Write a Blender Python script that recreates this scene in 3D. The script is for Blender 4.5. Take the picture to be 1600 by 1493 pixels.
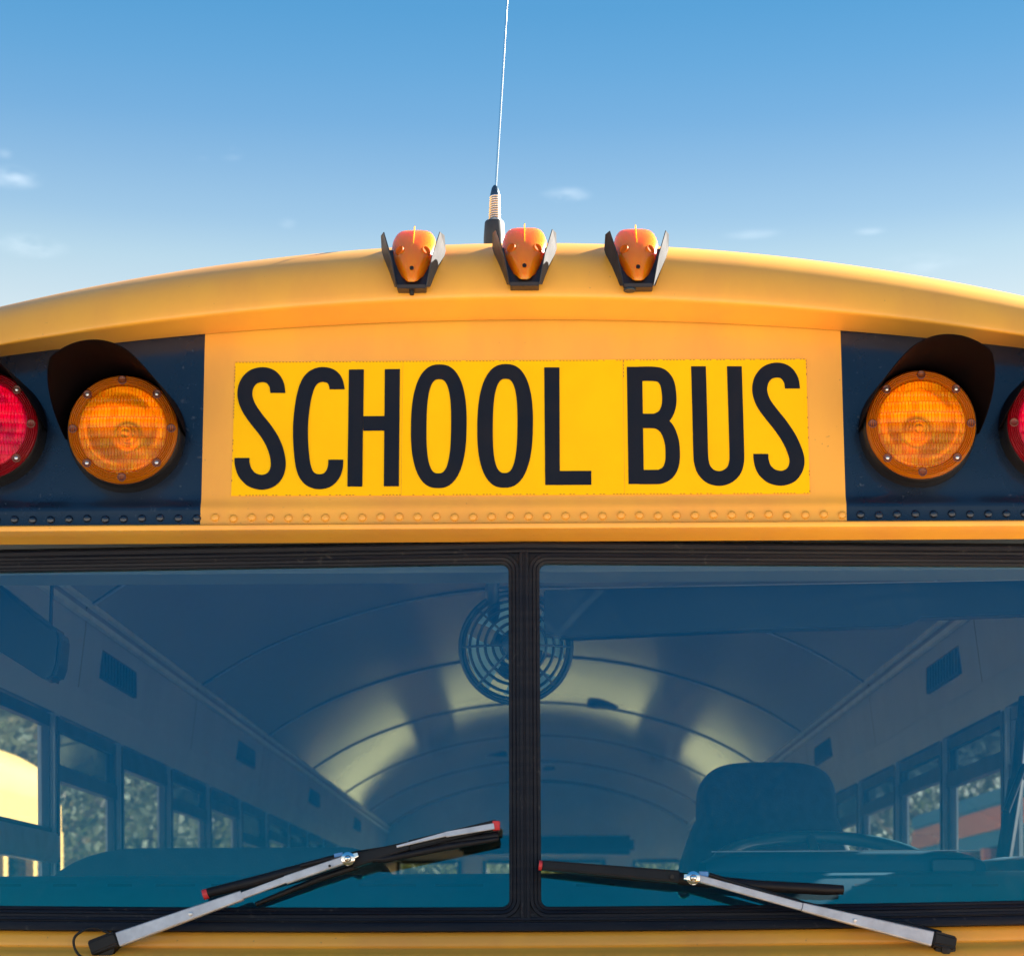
import bpy, math, random
from mathutils import Vector, Matrix
random.seed(7)
for o in list(bpy.data.objects): bpy.data.objects.remove(o)
S = bpy.context.scene
COL = S.collection
R = math.radians

# ------------------------------------------------------------------ camera
F = 2992.0; VX = 848.0; VY = 1470.0      # focal length and principal point, photo pixels
CX = 0.028; CD = 3.2; ZC = 1.75          # camera position (metres)
ROLL = 0.0055
cam_d = bpy.data.cameras.new('camera'); cam = bpy.data.objects.new('camera', cam_d); COL.objects.link(cam)
cam.location = (CX, -CD, ZC)
cam.rotation_euler = (Matrix.Rotation(R(90), 3, 'X') @ Matrix.Rotation(-ROLL, 3, 'Z')).to_euler()
cam_d.sensor_width = 36; cam_d.lens = F/1600*36
cam_d.shift_x = -(VX-800)/1600; cam_d.shift_y = (VY-746.5)/1600
cam_d.dof.use_dof = True; cam_d.dof.focus_distance = 3.15; cam_d.dof.aperture_fstop = 9
cam_d.clip_start = 0.05; cam_d.clip_end = 3000
S.camera = cam
S.view_settings.view_transform = 'Standard'; S.view_settings.look = 'None'
S.view_settings.gamma = 1
S.view_settings.exposure = 2.8

# ------------------------------------------------------------------ sky and sun
SKYGAIN = 1.0
SUN_EL = 28; SUN_AZ = 58      # azimuth from +Y (behind the bus) towards +X
w = bpy.data.worlds.new('World'); S.world = w; w.use_nodes = True
nt = w.node_tree; N = nt.nodes; L = nt.links
for n in list(N): N.remove(n)
out = N.new('ShaderNodeOutputWorld'); bg = N.new('ShaderNodeBackground'); L.new(bg.outputs[0], out.inputs[0])
sky = N.new('ShaderNodeTexSky'); sky.sky_type = 'NISHITA'; sky.sun_disc = False
sky.sun_elevation = R(SUN_EL); sky.sun_rotation = R(SUN_AZ); sky.altitude = 50; sky.air_density = 1.0; sky.dust_density = 0.6
tc = N.new('ShaderNodeTexCoord'); sp = N.new('ShaderNodeSeparateXYZ'); L.new(tc.outputs['Generated'], sp.inputs[0])
rp = N.new('ShaderNodeValToRGB'); L.new(sp.outputs['Z'], rp.inputs[0])
RAMP = [(0.0, (1.05, 1.02, .96)), (.12, (1.0, 1.0, .97)), (.234, (.90, .95, .96)), (.30, (.74, .87, .94)), (.333, (.53, .75, .90)), (.350, (.39, .635, .87)), (.372, (.29, .545, .83)),
        (.3925, (.205, .475, .80)), (.415, (.150, .430, .77)), (.437, (.112, .390, .735)), (.52, (.065, .33, .71)), (.65, (.050, .29, .67)), (1.0, (.04, .24, .56))]
cr = rp.color_ramp; cr.interpolation = 'LINEAR'
while len(cr.elements) < len(RAMP): cr.elements.new(0.5)
for e, (p, c) in zip(cr.elements, RAMP): e.position = p; e.color = (*[v/1.1 for v in c], 1)
nrm = N.new('ShaderNodeMix'); nrm.data_type = 'RGBA'; nrm.blend_type = 'DIVIDE'; nrm.inputs[0].default_value = 1
L.new(sky.outputs[0], nrm.inputs[6]); nrm.inputs[7].default_value = (3.1, 4.4, 6.6, 1)
soft = N.new('ShaderNodeMix'); soft.data_type = 'RGBA'; soft.inputs[0].default_value = .18; soft.inputs[6].default_value = (1, 1, 1, 1); L.new(nrm.outputs[2], soft.inputs[7])
gain = N.new('ShaderNodeMix'); gain.data_type = 'RGBA'; gain.blend_type = 'MULTIPLY'; gain.inputs[0].default_value = 1; g_ = SKYGAIN*1.1/(2**S.view_settings.exposure*.1); gain.inputs[7].default_value = (g_, g_, g_, 1)
L.new(rp.outputs[0], gain.inputs[6])
mul = N.new('ShaderNodeMix'); mul.data_type = 'RGBA'; mul.blend_type = 'MULTIPLY'; mul.inputs[0].default_value = 1
L.new(gain.outputs[2], mul.inputs[6]); L.new(soft.outputs[2], mul.inputs[7])
# small wisps of cloud: soft patches in given sky directions broken up by noise
nz = N.new('ShaderNodeTexNoise'); nz.inputs['Scale'].default_value = 26; nz.inputs['Detail'].default_value = 8; nz.inputs['Roughness'].default_value = .62
mp = N.new('ShaderNodeMapping'); mp.inputs['Scale'].default_value = (1, 1, 3.2); mp.inputs['Rotation'].default_value = (0, R(-14), 0)
L.new(tc.outputs['Generated'], mp.inputs[0]); L.new(mp.outputs[0], nz.inputs[0])
last = None
for (px, py, rx, rz, amp) in [(22, 272, 46, 15, .6), (50, 380, 52, 15, .6), (366, 234, 20, 12, .35), (890, 306, 36, 11, .65), (1185, 368, 44, 7, .25), (1365, 364, 24, 5, .3), (320, 238, 14, 8, .2), (1450, 415, 70, 16, .2), (455, 347, 14, 7, .3), (14, 235, 12, 8, .25)]:
    d = Vector(((px-VX)/F, 1, (VY-py)/F)); sc = 1/d.length; d.normalize()
    sub = N.new('ShaderNodeVectorMath'); sub.operation = 'SUBTRACT'; L.new(tc.outputs['Generated'], sub.inputs[0]); sub.inputs[1].default_value = d
    m2 = N.new('ShaderNodeVectorMath'); m2.operation = 'MULTIPLY'; L.new(sub.outputs[0], m2.inputs[0])
    ax = rx/F*sc; m2.inputs[1].default_value = (1/ax, 1/(ax*2), 1/(rz/F*sc))
    ln = N.new('ShaderNodeVectorMath'); ln.operation = 'LENGTH'; L.new(m2.outputs[0], ln.inputs[0])
    mr = N.new('ShaderNodeMapRange'); mr.interpolation_type = 'SMOOTHSTEP'; L.new(ln.outputs['Value'], mr.inputs[0])
    for i, v in ((1, 0.0), (2, 1.35), (3, amp), (4, 0.0)): mr.inputs[i].default_value = v
    if last is None: last = mr.outputs[0]
    else:
        a = N.new('ShaderNodeMath'); a.operation = 'MAXIMUM'; L.new(last, a.inputs[0]); L.new(mr.outputs[0], a.inputs[1]); last = a.outputs[0]
nr = N.new('ShaderNodeMapRange'); L.new(nz.outputs['Fac'], nr.inputs[0])
for i, v in ((1, .40), (2, .68), (3, 0), (4, 1)): nr.inputs[i].default_value = v
cm = N.new('ShaderNodeMath'); cm.operation = 'MULTIPLY'; L.new(last, cm.inputs[0]); L.new(nr.outputs[0], cm.inputs[1])
cl = N.new('ShaderNodeMix'); cl.data_type = 'RGBA'; L.new(cm.outputs[0], cl.inputs[0]); L.new(mul.outputs[2], cl.inputs[6]); cl.inputs[7].default_value = (1.75, 1.95, 2.1, 1)
L.new(cl.outputs[2], bg.inputs[0]); bg.inputs[1].default_value = 0.10

sd = bpy.data.lights.new('sun', 'SUN'); sd.energy = 5.0; sd.angle = R(0.55); sd.color = (1, .94, .84)
sun = bpy.data.objects.new('sun', sd); COL.objects.link(sun)
sv = Vector((math.sin(R(SUN_AZ))*math.cos(R(SUN_EL)), math.cos(R(SUN_AZ))*math.cos(R(SUN_EL)), math.sin(R(SUN_EL))))
sun.rotation_euler = sv.to_track_quat('Z', 'Y').to_euler(); sun.location = (4, 4, 9)

# ------------------------------------------------------------------ helpers
def ray(px, py):
    dx = px-VX; dy = py-VY
    return (dx - dy*ROLL)/F, -(dy + dx*ROLL)/F
def hit(px, py, fn):
    """photo pixel -> point on the surface y = fn(x, z) (z measured from the camera height)"""
    a, b = ray(px, py); t = CD
    for _ in range(25): t = CD + fn(CX+a*t, b*t)
    return Vector((CX+a*t, t-CD, b*t))
def at(px, py, y): return hit(px, py, lambda x, z: y)

class MB:
    def __init__(s): s.v = []; s.f = []
    def add(s, vs, fs):
        n = len(s.v); s.v += [tuple(p) for p in vs]; s.f += [tuple(i+n for i in f) for f in fs]; return s
    def box(s, x0, x1, y0, y1, z0, z1):
        return s.add([(x0,y0,z0),(x1,y0,z0),(x1,y1,z0),(x0,y1,z0),(x0,y0,z1),(x1,y0,z1),(x1,y1,z1),(x0,y1,z1)],
                     [(0,3,2,1),(4,5,6,7),(0,1,5,4),(1,2,6,5),(2,3,7,6),(3,0,4,7)])
    def grid(s, rows, close=False):
        m = len(rows[0]); fs = []
        for i in range(len(rows)-1):
            for j in range(m-1+(1 if close else 0)):
                k = (j+1) % m; fs.append((i*m+j, i*m+k, (i+1)*m+k, (i+1)*m+j))
        return s.add([p for r in rows for p in r], fs)
    def tube(s, pts, r, n=10, caps=True):
        pts = [Vector(p) for p in pts]; rows = []
        rr = r if isinstance(r, (list, tuple)) else [r]*len(pts)
        up = None
        for i, p in enumerate(pts):
            d = (pts[min(i+1, len(pts)-1)]-pts[max(i-1, 0)]).normalized()
            if up is None: up = Vector((0,0,1)) if abs(d.z) < .9 else Vector((1,0,0))
            a = d.cross(up).normalized(); b = a.cross(d).normalized(); up = b
            rows.append([p+a*rr[i]*math.cos(2*math.pi*k/n)+b*rr[i]*math.sin(2*math.pi*k/n) for k in range(n)])
        s.grid(rows, True)
        if caps:
            q = len(s.v); s.f.append(tuple(range(q-len(rows)*n, q-len(rows)*n+n))); s.f.append(tuple(range(q-1, q-n-1, -1)))
        return s
    def bar(s, p0, p1, w0, w1, th0, th1, nrm):
        """tapered bar with bevelled top, nrm = outward normal"""
        p0 = Vector(p0); p1 = Vector(p1); n = Vector(nrm).normalized(); d = (p1-p0).normalized(); a = d.cross(n).normalized(); n = a.cross(d)
        rows = []
        for p, w, th in ((p0, w0, th0), (p1, w1, th1)):
            e = min(w, th)*.18
            rows.append([p+a*(x)+n*(z) for x, z in ((-w/2, 0), (-w/2, th-e), (-w/2+e, th), (w/2-e, th), (w/2, th-e), (w/2, 0))])
        m = 6; q = len(s.v); s.grid(rows, True); s.f.append(tuple(q+i for i in range(m))); s.f.append(tuple(q+m+i for i in reversed(range(m))))
        return s
    def lathe(s, prof, n=48, c=(0,0,0)):
        """prof = (radius, forward); axis along -y"""
        rows = []
        for r, d in prof: rows.append([(c[0]+r*math.cos(2*math.pi*k/n), c[1]-d, c[2]+r*math.sin(2*math.pi*k/n)) for k in range(n)])
        return s.grid(rows, True)
    def lathe_z(s, prof, n=32, c=(0,0,0), ax=None):
        rows = []
        for r, d in prof: rows.append([(c[0]+r*math.cos(2*math.pi*k/n), c[1]+r*math.sin(2*math.pi*k/n), c[2]+d) for k in range(n)])
        return s.grid(rows, True)
    def prism(s, poly, y0, y1):
        """poly of (x,z), extruded along y"""
        n = len(poly)
        return s.add([(x,y0,z) for x,z in poly]+[(x,y1,z) for x,z in poly], [tuple(range(n)), tuple(range(2*n-1, n-1, -1))]+[(i,i+n,(i+1)%n+n,(i+1)%n) for i in range(n)])
    def mesh(s, name, mat, dz=None, smooth=None, bevel=None):
        me = bpy.data.meshes.new(name); z = ZC if dz is None else dz
        me.from_pydata([(x, y, q+z) for x, y, q in s.v], [], s.f)
        import bmesh
        b = bmesh.new(); b.from_mesh(me); bmesh.ops.recalc_face_normals(b, faces=b.faces)
        if bevel: bmesh.ops.bevel(b, geom=[e for e in b.edges if e.calc_face_angle(0) > .6], offset=bevel, segments=2, affect='EDGES', clamp_overlap=True)
        b.to_mesh(me); b.free()
        me.materials.append(mat)
        if smooth is not None:
            me.shade_smooth(); me.set_sharp_from_angle(angle=R(smooth))
        return me
    def build(s, name, mat, parent=None, dz=None, smooth=None, loc=None, label=None, kind=None, bevel=None):
        return link(name, s.mesh(name, mat, dz, smooth, bevel), parent, loc, label, kind)

def link(name, me, parent=None, loc=None, label=None, kind=None, rot=None):
    o = bpy.data.objects.new(name, me); COL.objects.link(o); o.parent = parent
    if loc is not None: o.location = loc
    if rot is not None: o.rotation_euler = rot
    if label: o['label'] = label
    if kind: o['kind'] = kind
    return o
def thing(name, loc, label, cat, group=None):
    o = bpy.data.objects.new(name, None); COL.objects.link(o); o.location = loc; o['label'] = label; o['category'] = cat
    if group: o['group'] = group
    return o

# ------------------------------------------------------------------ materials
def mat(name, col, rough=.5, metal=0, spec=.5, coat=0, var=0, vscale=8, bump=0, bscale=60, col2=None, stretch=(1,1,1), **kw):
    m = bpy.data.materials.new(name); m.use_nodes = True; t = m.node_tree; b = t.nodes['Principled BSDF']
    b.inputs['Base Color'].default_value = (*col, 1); b.inputs['Roughness'].default_value = rough; b.inputs['Metallic'].default_value = metal
    b.inputs['Specular IOR Level'].default_value = spec; b.inputs['Coat Weight'].default_value = coat; b.inputs['Coat Roughness'].default_value = .12
    for k, v in kw.items(): b.inputs[k].default_value = v
    tcn = t.nodes.new('ShaderNodeTexCoord'); mpn = t.nodes.new('ShaderNodeMapping'); mpn.inputs['Scale'].default_value = stretch
    t.links.new(tcn.outputs['Object'], mpn.inputs[0])
    if var:
        n = t.nodes.new('ShaderNodeTexNoise'); n.inputs['Scale'].default_value = vscale; n.inputs['Detail'].default_value = 7; n.inputs['Roughness'].default_value = .6
        t.links.new(mpn.outputs[0], n.inputs[0])
        mr = t.nodes.new('ShaderNodeMapRange'); t.links.new(n.outputs['Fac'], mr.inputs[0]); mr.inputs[1].default_value = .38; mr.inputs[2].default_value = .68
        mx = t.nodes.new('ShaderNodeMix'); mx.data_type = 'RGBA'; t.links.new(mr.outputs[0], mx.inputs[0])
        c2 = col2 or tuple(c*(1-var) for c in col); mx.inputs[6].default_value = (*col, 1); mx.inputs[7].default_value = (*c2, 1)
        t.links.new(mx.outputs[2], b.inputs['Base Color'])
        rr = t.nodes.new('ShaderNodeMapRange'); t.links.new(n.outputs['Fac'], rr.inputs[0]); rr.inputs[3].default_value = rough*.85; rr.inputs[4].default_value = min(1, rough*1.25)
        t.links.new(rr.outputs[0], b.inputs['Roughness'])
    if bump:
        n2 = t.nodes.new('ShaderNodeTexNoise'); n2.inputs['Scale'].default_value = bscale; n2.inputs['Detail'].default_value = 4; t.links.new(mpn.outputs[0], n2.inputs[0])
        bp = t.nodes.new('ShaderNodeBump'); bp.inputs['Strength'].default_value = bump; bp.inputs['Distance'].default_value = .002
        t.links.new(n2.outputs['Fac'], bp.inputs['Height']); t.links.new(bp.outputs[0], b.inputs['Normal'])
    return m
YEL = mat('yellow_paint', (.88, .405, .042), .38, spec=.5, coat=.15, col2=(.80, .345, .046), var=.1, vscale=7, bump=.25, bscale=5, stretch=(1, 1, .35))
DECAL = mat('retroreflective_yellow', (.98, .525, .0), .45, spec=.12, var=.06, vscale=11, col2=(.97, .49, .0))
LETTER = mat('letter_black', (.006, .008, .015), .45, spec=.2, var=.25, vscale=16, col2=(.010, .010, .015))
BLACKP = mat('black_lamp_panel_paint', (.003, .010, .026), .26, spec=.5, coat=.25, var=.4, vscale=7, col2=(.006, .014, .032), bump=.12, bscale=10)
RUB = mat('black_rubber', (.004, .006, .014), .5, spec=.2, var=.5, vscale=14, col2=(.016, .017, .022), stretch=(.3, 3, 8), bump=.25, bscale=140)
RUBL = mat('worn_rubber', (.05, .045, .048), .6, var=.4, vscale=22, stretch=(.4, 2, 6))
BLK = mat('black_plastic', (.005, .005, .007), .4, spec=.3, var=.4, vscale=30, col2=(.010, .009, .010))
VIS = mat('visor_black', (.003, .002, .003), .5, spec=.05, var=.7, vscale=18, col2=(.005, .003, .003))
STEEL = mat('brushed_steel', (.62, .62, .64), .33, metal=.9, var=.15, vscale=30, stretch=(1, 1, 1), bump=.12, bscale=200)
CHROME = mat('chrome', (.8, .8, .8), .15, metal=1)
DARKST = mat('dark_bracket_metal', (.035, .026, .026), .45, metal=.2, spec=.5, var=.4, vscale=40)
WING_LIT = mat('sunlit_wing_tone', (.06, .058, .060), .75, spec=.15, var=.2, vscale=40)  # wing metal with its sunlit tone put into the colour
WING_SHADE = mat('shaded_wing_tone', (.03, .03, .034), .75, spec=.15, var=.3, vscale=30)  # same wing metal, darkened to stand for shade on the right lamp
REDCAP = mat('red_rubber_cap', (.62, .035, .04), .45, var=.2, vscale=50)
WHITEP = mat('interior_cream_paint', (.33, .33, .30), .10, spec=.6, bump=.35, bscale=1.3, **{'Specular Tint': (1, .95, .68, 1)})
WHITEP2 = mat('overhead_panel_paint', (.36, .38, .38), .42, spec=.5, var=.1, vscale=4)
RAILM = mat('ceiling_rail_metal', (.85, .84, .72), .35, metal=.4, var=.2, vscale=9)
ALU = mat('window_aluminium', (.34, .36, .38), .4, metal=.5, var=.2, vscale=12)
DARKT = mat('interior_dark_trim', (.02, .03, .036), .5, var=.3, vscale=12)
VINYL = mat('seat_vinyl', (.02, .045, .06), .55, var=.25, vscale=24, bump=.3, bscale=240)
SEATF = mat('driver_seat_fabric', (.010, .020, .030), .9, var=.4, vscale=60, bump=.5, bscale=300)
DASH = mat('dashboard_plastic', (.006, .055, .09), .5, var=.25, vscale=9)
SLOT = mat('defroster_slot_black', (.004, .006, .008), .7)
WHEELM = mat('steering_wheel_rim', (.03, .09, .11), .3, coat=.3)
FANM = mat('fan_guard_blue_black', (.008, .03, .045), .35, spec=.6)
FANB = mat('fan_blade', (.55, .85, .88), .25)
REFL = mat('lamp_reflector', (.96, .96, .94), .22, metal=1)

def specks(m, col, scale, lo, hi, amt):
    t = m.node_tree; n = t.nodes; l = t.links; b = n['Principled BSDF']; tc_ = n.new('ShaderNodeTexCoord')
    a = n.new('ShaderNodeTexNoise'); a.inputs['Scale'].default_value = scale; a.inputs['Detail'].default_value = 3; l.new(tc_.outputs['Object'], a.inputs[0])
    c = n.new('ShaderNodeTexNoise'); c.inputs['Scale'].default_value = 6; c.inputs['Detail'].default_value = 4; l.new(tc_.outputs['Object'], c.inputs[0])
    ad = n.new('ShaderNodeMath'); ad.operation = 'MULTIPLY_ADD'; l.new(c.outputs['Fac'], ad.inputs[0]); ad.inputs[1].default_value = .35; l.new(a.outputs['Fac'], ad.inputs[2])
    mr = n.new('ShaderNodeMapRange'); l.new(ad.outputs[0], mr.inputs[0])
    for i, v in ((1, lo), (2, hi), (3, 0), (4, amt)): mr.inputs[i].default_value = v
    mx = n.new('ShaderNodeMix'); mx.data_type = 'RGBA'; l.new(mr.outputs[0], mx.inputs[0]); l.new(b.inputs['Base Color'].links[0].from_socket, mx.inputs[6]); mx.inputs[7].default_value = (*col, 1)
    l.new(mx.outputs[2], b.inputs['Base Color'])
specks(YEL, (.30, .15, .05), 150, .90, .97, .55); specks(BLACKP, (.10, .11, .12), 120, .86, .98, .5); specks(RUB, (.10, .095, .09), 90, .84, 1.0, .5)
def schlick(n, l, f0):
    lw = n.new('ShaderNodeLayerWeight'); lw.inputs[0].default_value = .5
    p = n.new('ShaderNodeMath'); p.operation = 'POWER'; l.new(lw.outputs['Facing'], p.inputs[0]); p.inputs[1].default_value = 5
    q_ = n.new('ShaderNodeMath'); q_.operation = 'MULTIPLY_ADD'; l.new(p.outputs[0], q_.inputs[0]); q_.inputs[1].default_value = 1-f0; q_.inputs[2].default_value = f0
    return q_
def lensmat(name, tint, dif, k_tr=.55, rg=.10):
    m = bpy.data.materials.new(name); m.use_nodes = True; t = m.node_tree; n = t.nodes; l = t.links
    n.remove(n['Principled BSDF']); o = n['Material Output']
    tr = n.new('ShaderNodeBsdfTransparent'); tr.inputs[0].default_value = (*tint, 1)
    df = n.new('ShaderNodeBsdfDiffuse'); df.inputs[0].default_value = (*dif, 1)
    tl = n.new('ShaderNodeBsdfTranslucent'); tl.inputs[0].default_value = (*dif, 1)
    gl = n.new('ShaderNodeBsdfGlossy'); gl.inputs[1].default_value = rg
    fr = schlick(n, l, .02)
    m1 = n.new('ShaderNodeMixShader'); m1.inputs[0].default_value = .5; l.new(df.outputs[0], m1.inputs[1]); l.new(tl.outputs[0], m1.inputs[2])
    m2 = n.new('ShaderNodeMixShader'); m2.inputs[0].default_value = k_tr; l.new(m1.outputs[0], m2.inputs[1]); l.new(tr.outputs[0], m2.inputs[2])
    m3 = n.new('ShaderNodeMixShader'); l.new(fr.outputs[0], m3.inputs[0]); l.new(m2.outputs[0], m3.inputs[1]); l.new(gl.outputs[0], m3.inputs[2])
    l.new(m3.outputs[0], o.inputs[0]); return m
AMB = lensmat('amber_lens', (1, .62, .05), (1.0, .38, .006), .68)
AMBR = lensmat('amber_lens_rim', (1, .45, .02), (.85, .25, .004), .40)
RED = lensmat('red_lens', (1, .03, .12), (.95, .008, .05), .6)
REDR = lensmat('red_lens_rim', (.9, .015, .05), (.5, .006, .02), .45)
MARK = mat('orange_marker_lens', (1.0, .21, .003), .22, spec=.45, **{'Subsurface Weight': 1.0, 'Subsurface Scale': .035, 'Subsurface Radius': (1.0, .30, .03)})
BOSS = mat('orange_boss', (.72, .13, .004), .65, spec=.15)
HOLEA = mat('amber_boss_shade', (.10, .018, .006), .4)

def ribs(m, c1, c2, mo):
    t = m.node_tree; n = t.nodes; l = t.links
    tc_ = n.new('ShaderNodeTexCoord'); sx = n.new('ShaderNodeSeparateXYZ'); cx = n.new('ShaderNodeCombineXYZ'); l.new(tc_.outputs['Object'], sx.inputs[0]); l.new(sx.outputs['X'], cx.inputs['X']); l.new(sx.outputs['Z'], cx.inputs['Y'])
    br = n.new('ShaderNodeTexBrick'); l.new(cx.outputs[0], br.inputs[0]); br.inputs['Scale'].default_value = 1
    br.inputs['Color1'].default_value = (*c1, 1); br.inputs['Color2'].default_value = (*c2, 1); br.inputs['Mortar'].default_value = (*mo, 1)
    br.inputs['Mortar Size'].default_value = .0007; br.inputs['Mortar Smooth'].default_value = .6; br.inputs['Brick Width'].default_value = .0056; br.inputs['Row Height'].default_value = .0175; br.offset = .37; br.inputs['Bias'].default_value = -.1
    for q_ in n:
        if q_.type in ('BSDF_TRANSPARENT', 'BSDF_DIFFUSE', 'BSDF_TRANSLUCENT'): l.new(br.outputs[0], q_.inputs[0])
ribs(AMB, (1, .58, .02), (1, .36, .006), (.80, .18, .002))
ribs(RED, (1, .02, .20), (.95, .006, .10), (.6, .003, .04))
def dusty(m, pivots):
    t = m.node_tree; n = t.nodes; l = t.links; o = n['Material Output']; src = o.inputs[0].links[0].from_socket
    tc_ = n.new('ShaderNodeTexCoord'); df = n.new('ShaderNodeBsdfDiffuse'); df.inputs[0].default_value = (.35, .58, .68, 1)
    mx = n.new('ShaderNodeMixShader'); l.new(src, mx.inputs[1]); l.new(df.outputs[0], mx.inputs[2]); l.new(mx.outputs[0], o.inputs[0])
    n1 = n.new('ShaderNodeTexNoise'); n1.inputs['Scale'].default_value = 5; n1.inputs['Detail'].default_value = 9; n1.inputs['Roughness'].default_value = .7; l.new(tc_.outputs['Object'], n1.inputs[0])
    mr = n.new('ShaderNodeMapRange'); l.new(n1.outputs['Fac'], mr.inputs[0])
    for i, v in ((1, .35), (2, .72), (3, .005), (4, .038)): mr.inputs[i].default_value = v
    last = mr.outputs[0]
    for (px_, pz_, r0, r1) in pivots:
        sb = n.new('ShaderNodeVectorMath'); sb.operation = 'SUBTRACT'; l.new(tc_.outputs['Object'], sb.inputs[0]); sb.inputs[1].default_value = (px_, 0, pz_)
        ml = n.new('ShaderNodeVectorMath'); ml.operation = 'MULTIPLY'; l.new(sb.outputs[0], ml.inputs[0]); ml.inputs[1].default_value = (1, 0, 1)
        ln_ = n.new('ShaderNodeVectorMath'); ln_.operation = 'LENGTH'; l.new(ml.outputs[0], ln_.inputs[0])
        a_ = n.new('ShaderNodeMapRange'); a_.interpolation_type = 'SMOOTHSTEP'; l.new(ln_.outputs['Value'], a_.inputs[0])
        for i, v in ((1, r1-.006), (2, r1+.004), (3, .35), (4, 1.0)): a_.inputs[i].default_value = v
        mm = n.new('ShaderNodeMath'); mm.operation = 'MULTIPLY'; l.new(last, mm.inputs[0]); l.new(a_.outputs[0], mm.inputs[1]); last = mm.outputs[0]
        # fine circular wipe streaks
        wv = n.new('ShaderNodeTexNoise'); wv.noise_dimensions = '1D'; wv.inputs['Scale'].default_value = 90; l.new(ln_.outputs['Value'], wv.inputs['W'])
        wr = n.new('ShaderNodeMapRange'); l.new(wv.outputs['Fac'], wr.inputs[0])
        for i, v in ((1, .3), (2, .75), (3, .6), (4, 1.7)): wr.inputs[i].default_value = v
        m2_ = n.new('ShaderNodeMath'); m2_.operation = 'MULTIPLY'; l.new(last, m2_.inputs[0]); l.new(wr.outputs[0], m2_.inputs[1]); last = m2_.outputs[0]
    l.new(last, mx.inputs[0])
def glassmat(name, trans, gtint, k, rough=0.0):
    m = bpy.data.materials.new(name); m.use_nodes = True; t = m.node_tree; n = t.nodes; l = t.links
    n.remove(n['Principled BSDF']); o = n['Material Output']
    tr = n.new('ShaderNodeBsdfTransparent'); tr.inputs[0].default_value = (*trans, 1)
    gl = n.new('ShaderNodeBsdfGlossy'); gl.inputs[0].default_value = (*gtint, 1); gl.inputs[1].default_value = rough
    fr = schlick(n, l, k)
    m3 = n.new('ShaderNodeMixShader'); l.new(fr.outputs[0], m3.inputs[0]); l.new(tr.outputs[0], m3.inputs[1]); l.new(gl.outputs[0], m3.inputs[2])
    l.new(m3.outputs[0], o.inputs[0]); return m
GLASS = glassmat('windshield_glass', (.57, .65, .64), (.0, .74, 1.0), .155)
dusty(GLASS, [(-.68, ZC, .2, .86), (.68, ZC, .2, .80)])
SGLASS = glassmat('side_window_glass', (.90, .93, .92), (1, 1, 1), .04)
SHADE = glassmat('tinted_upper_pane', (.10, .14, .15), (.8, .9, 1), .04)

# ------------------------------------------------------------------ the bus: front skin
bus = thing('school_bus', (0, 0, 0), 'yellow school bus seen head-on, filling the picture, with black lamp panels and split windshield', 'school bus')

def plane_y(x, z): return -.135 + .15*z + .03*x*x        # lean of the sign panel
def shoulder(x): return .35*max(0, abs(x)-.98)**2*12
ZTOP = lambda x: 1.0445-.066*x*x-shoulder(x)*.8
# cap profile: (y, z at centre, drop coefficient)
CAP = [(.018, 1.0445, .066, 0), (.012, 1.0450, .0665, 0), (.004, 1.0475, .069, 0), (-.031, 1.0605, .085, 0), (-.0355, 1.0628, .088, 0), (-.0380, 1.0662, .0905, 0), (-.0385, 1.0710, .092, 0), (-.0375, 1.080, .094, 0),
       (-.032, 1.098, .098, 0), (-.021, 1.121, .102, 0), (-.003, 1.145, .107, 0), (.030, 1.171, .112, 0), (.075, 1.1935, .118, 0), (.13, 1.2105, .122, 0), (.21, 1.224, .126, 0), (.33, 1.233, .13, 0), (.6, 1.238, .13, 0)]
XS = [i*.04 for i in range(-30, 31)]
XS = [-1.235, -1.22]+XS+[1.22, 1.235]
m = MB(); rows = []
for (y, z, k, _) in CAP:
    rows.append([(x, y+.03*x*x+.25*max(0, abs(x)-.9)**2*4, z-k*x*x-shoulder(x)) for x in XS])
m.grid(rows).build('roof_cap', YEL, bus, smooth=50, label='domed yellow roof cap above the sign with a soft crease')

def panel_mesh(x0, x1, n):
    xs = [x0+(x1-x0)*i/n for i in range(n+1)]; rows = []
    zs = [1.0, .93, .86, .79, .752, .745, .738, .733, .728, .7235, .719, .7145, .708, .696, .6885]
    off = [0, 0, 0, 0, 0, 0, -.0003, -.0012, -.0030, -.0050, -.0062, -.0062, -.0055, -.006, -.006]
    r = []
    for x in xs: r.append((x, .018+.03*x*x+.002, ZTOP(x)-.001))
    rows.append([(x, plane_y(x, ZTOP(x))+.0015, ZTOP(x)+.003) for x in xs])
    for z, o in zip(zs, off):
        zz = [min(z, ZTOP(x)-.006) + .006*x*x*(1 if z < .78 else 0) for x in xs]
        rows.append([(x, plane_y(x, q)+o, q) for x, q in zip(xs, zz)])
    return MB().grid(rows)
PE = .5355
panel_mesh(-PE, PE, 40).build('front_panel', YEL, bus, smooth=50)
for s in (-1, 1):
    panel_mesh(*sorted((s*PE, s*1.16)), 24).build('lamp_panel', BLACKP, bus, smooth=50, label='black painted panel behind the warning lamps')
# drip rail and soffit under the panel
xs = [i*.04 for i in range(-29, 30)]
prof = [(-.037, .690), (-.046, .6895), (-.0495, .687), (-.0500, .6830), (-.048, .6795), (-.040, .6775), (-.012, .6745), (.014, .6705), (.020, .68), (.022, .70)]
MB().grid([[(x, y+.03*x*x, z+.006*x*x) for x in xs] for y, z in prof]).build('drip_rail', YEL, bus, smooth=45, label='projecting yellow lip with shaded soffit over the windshield')

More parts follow.
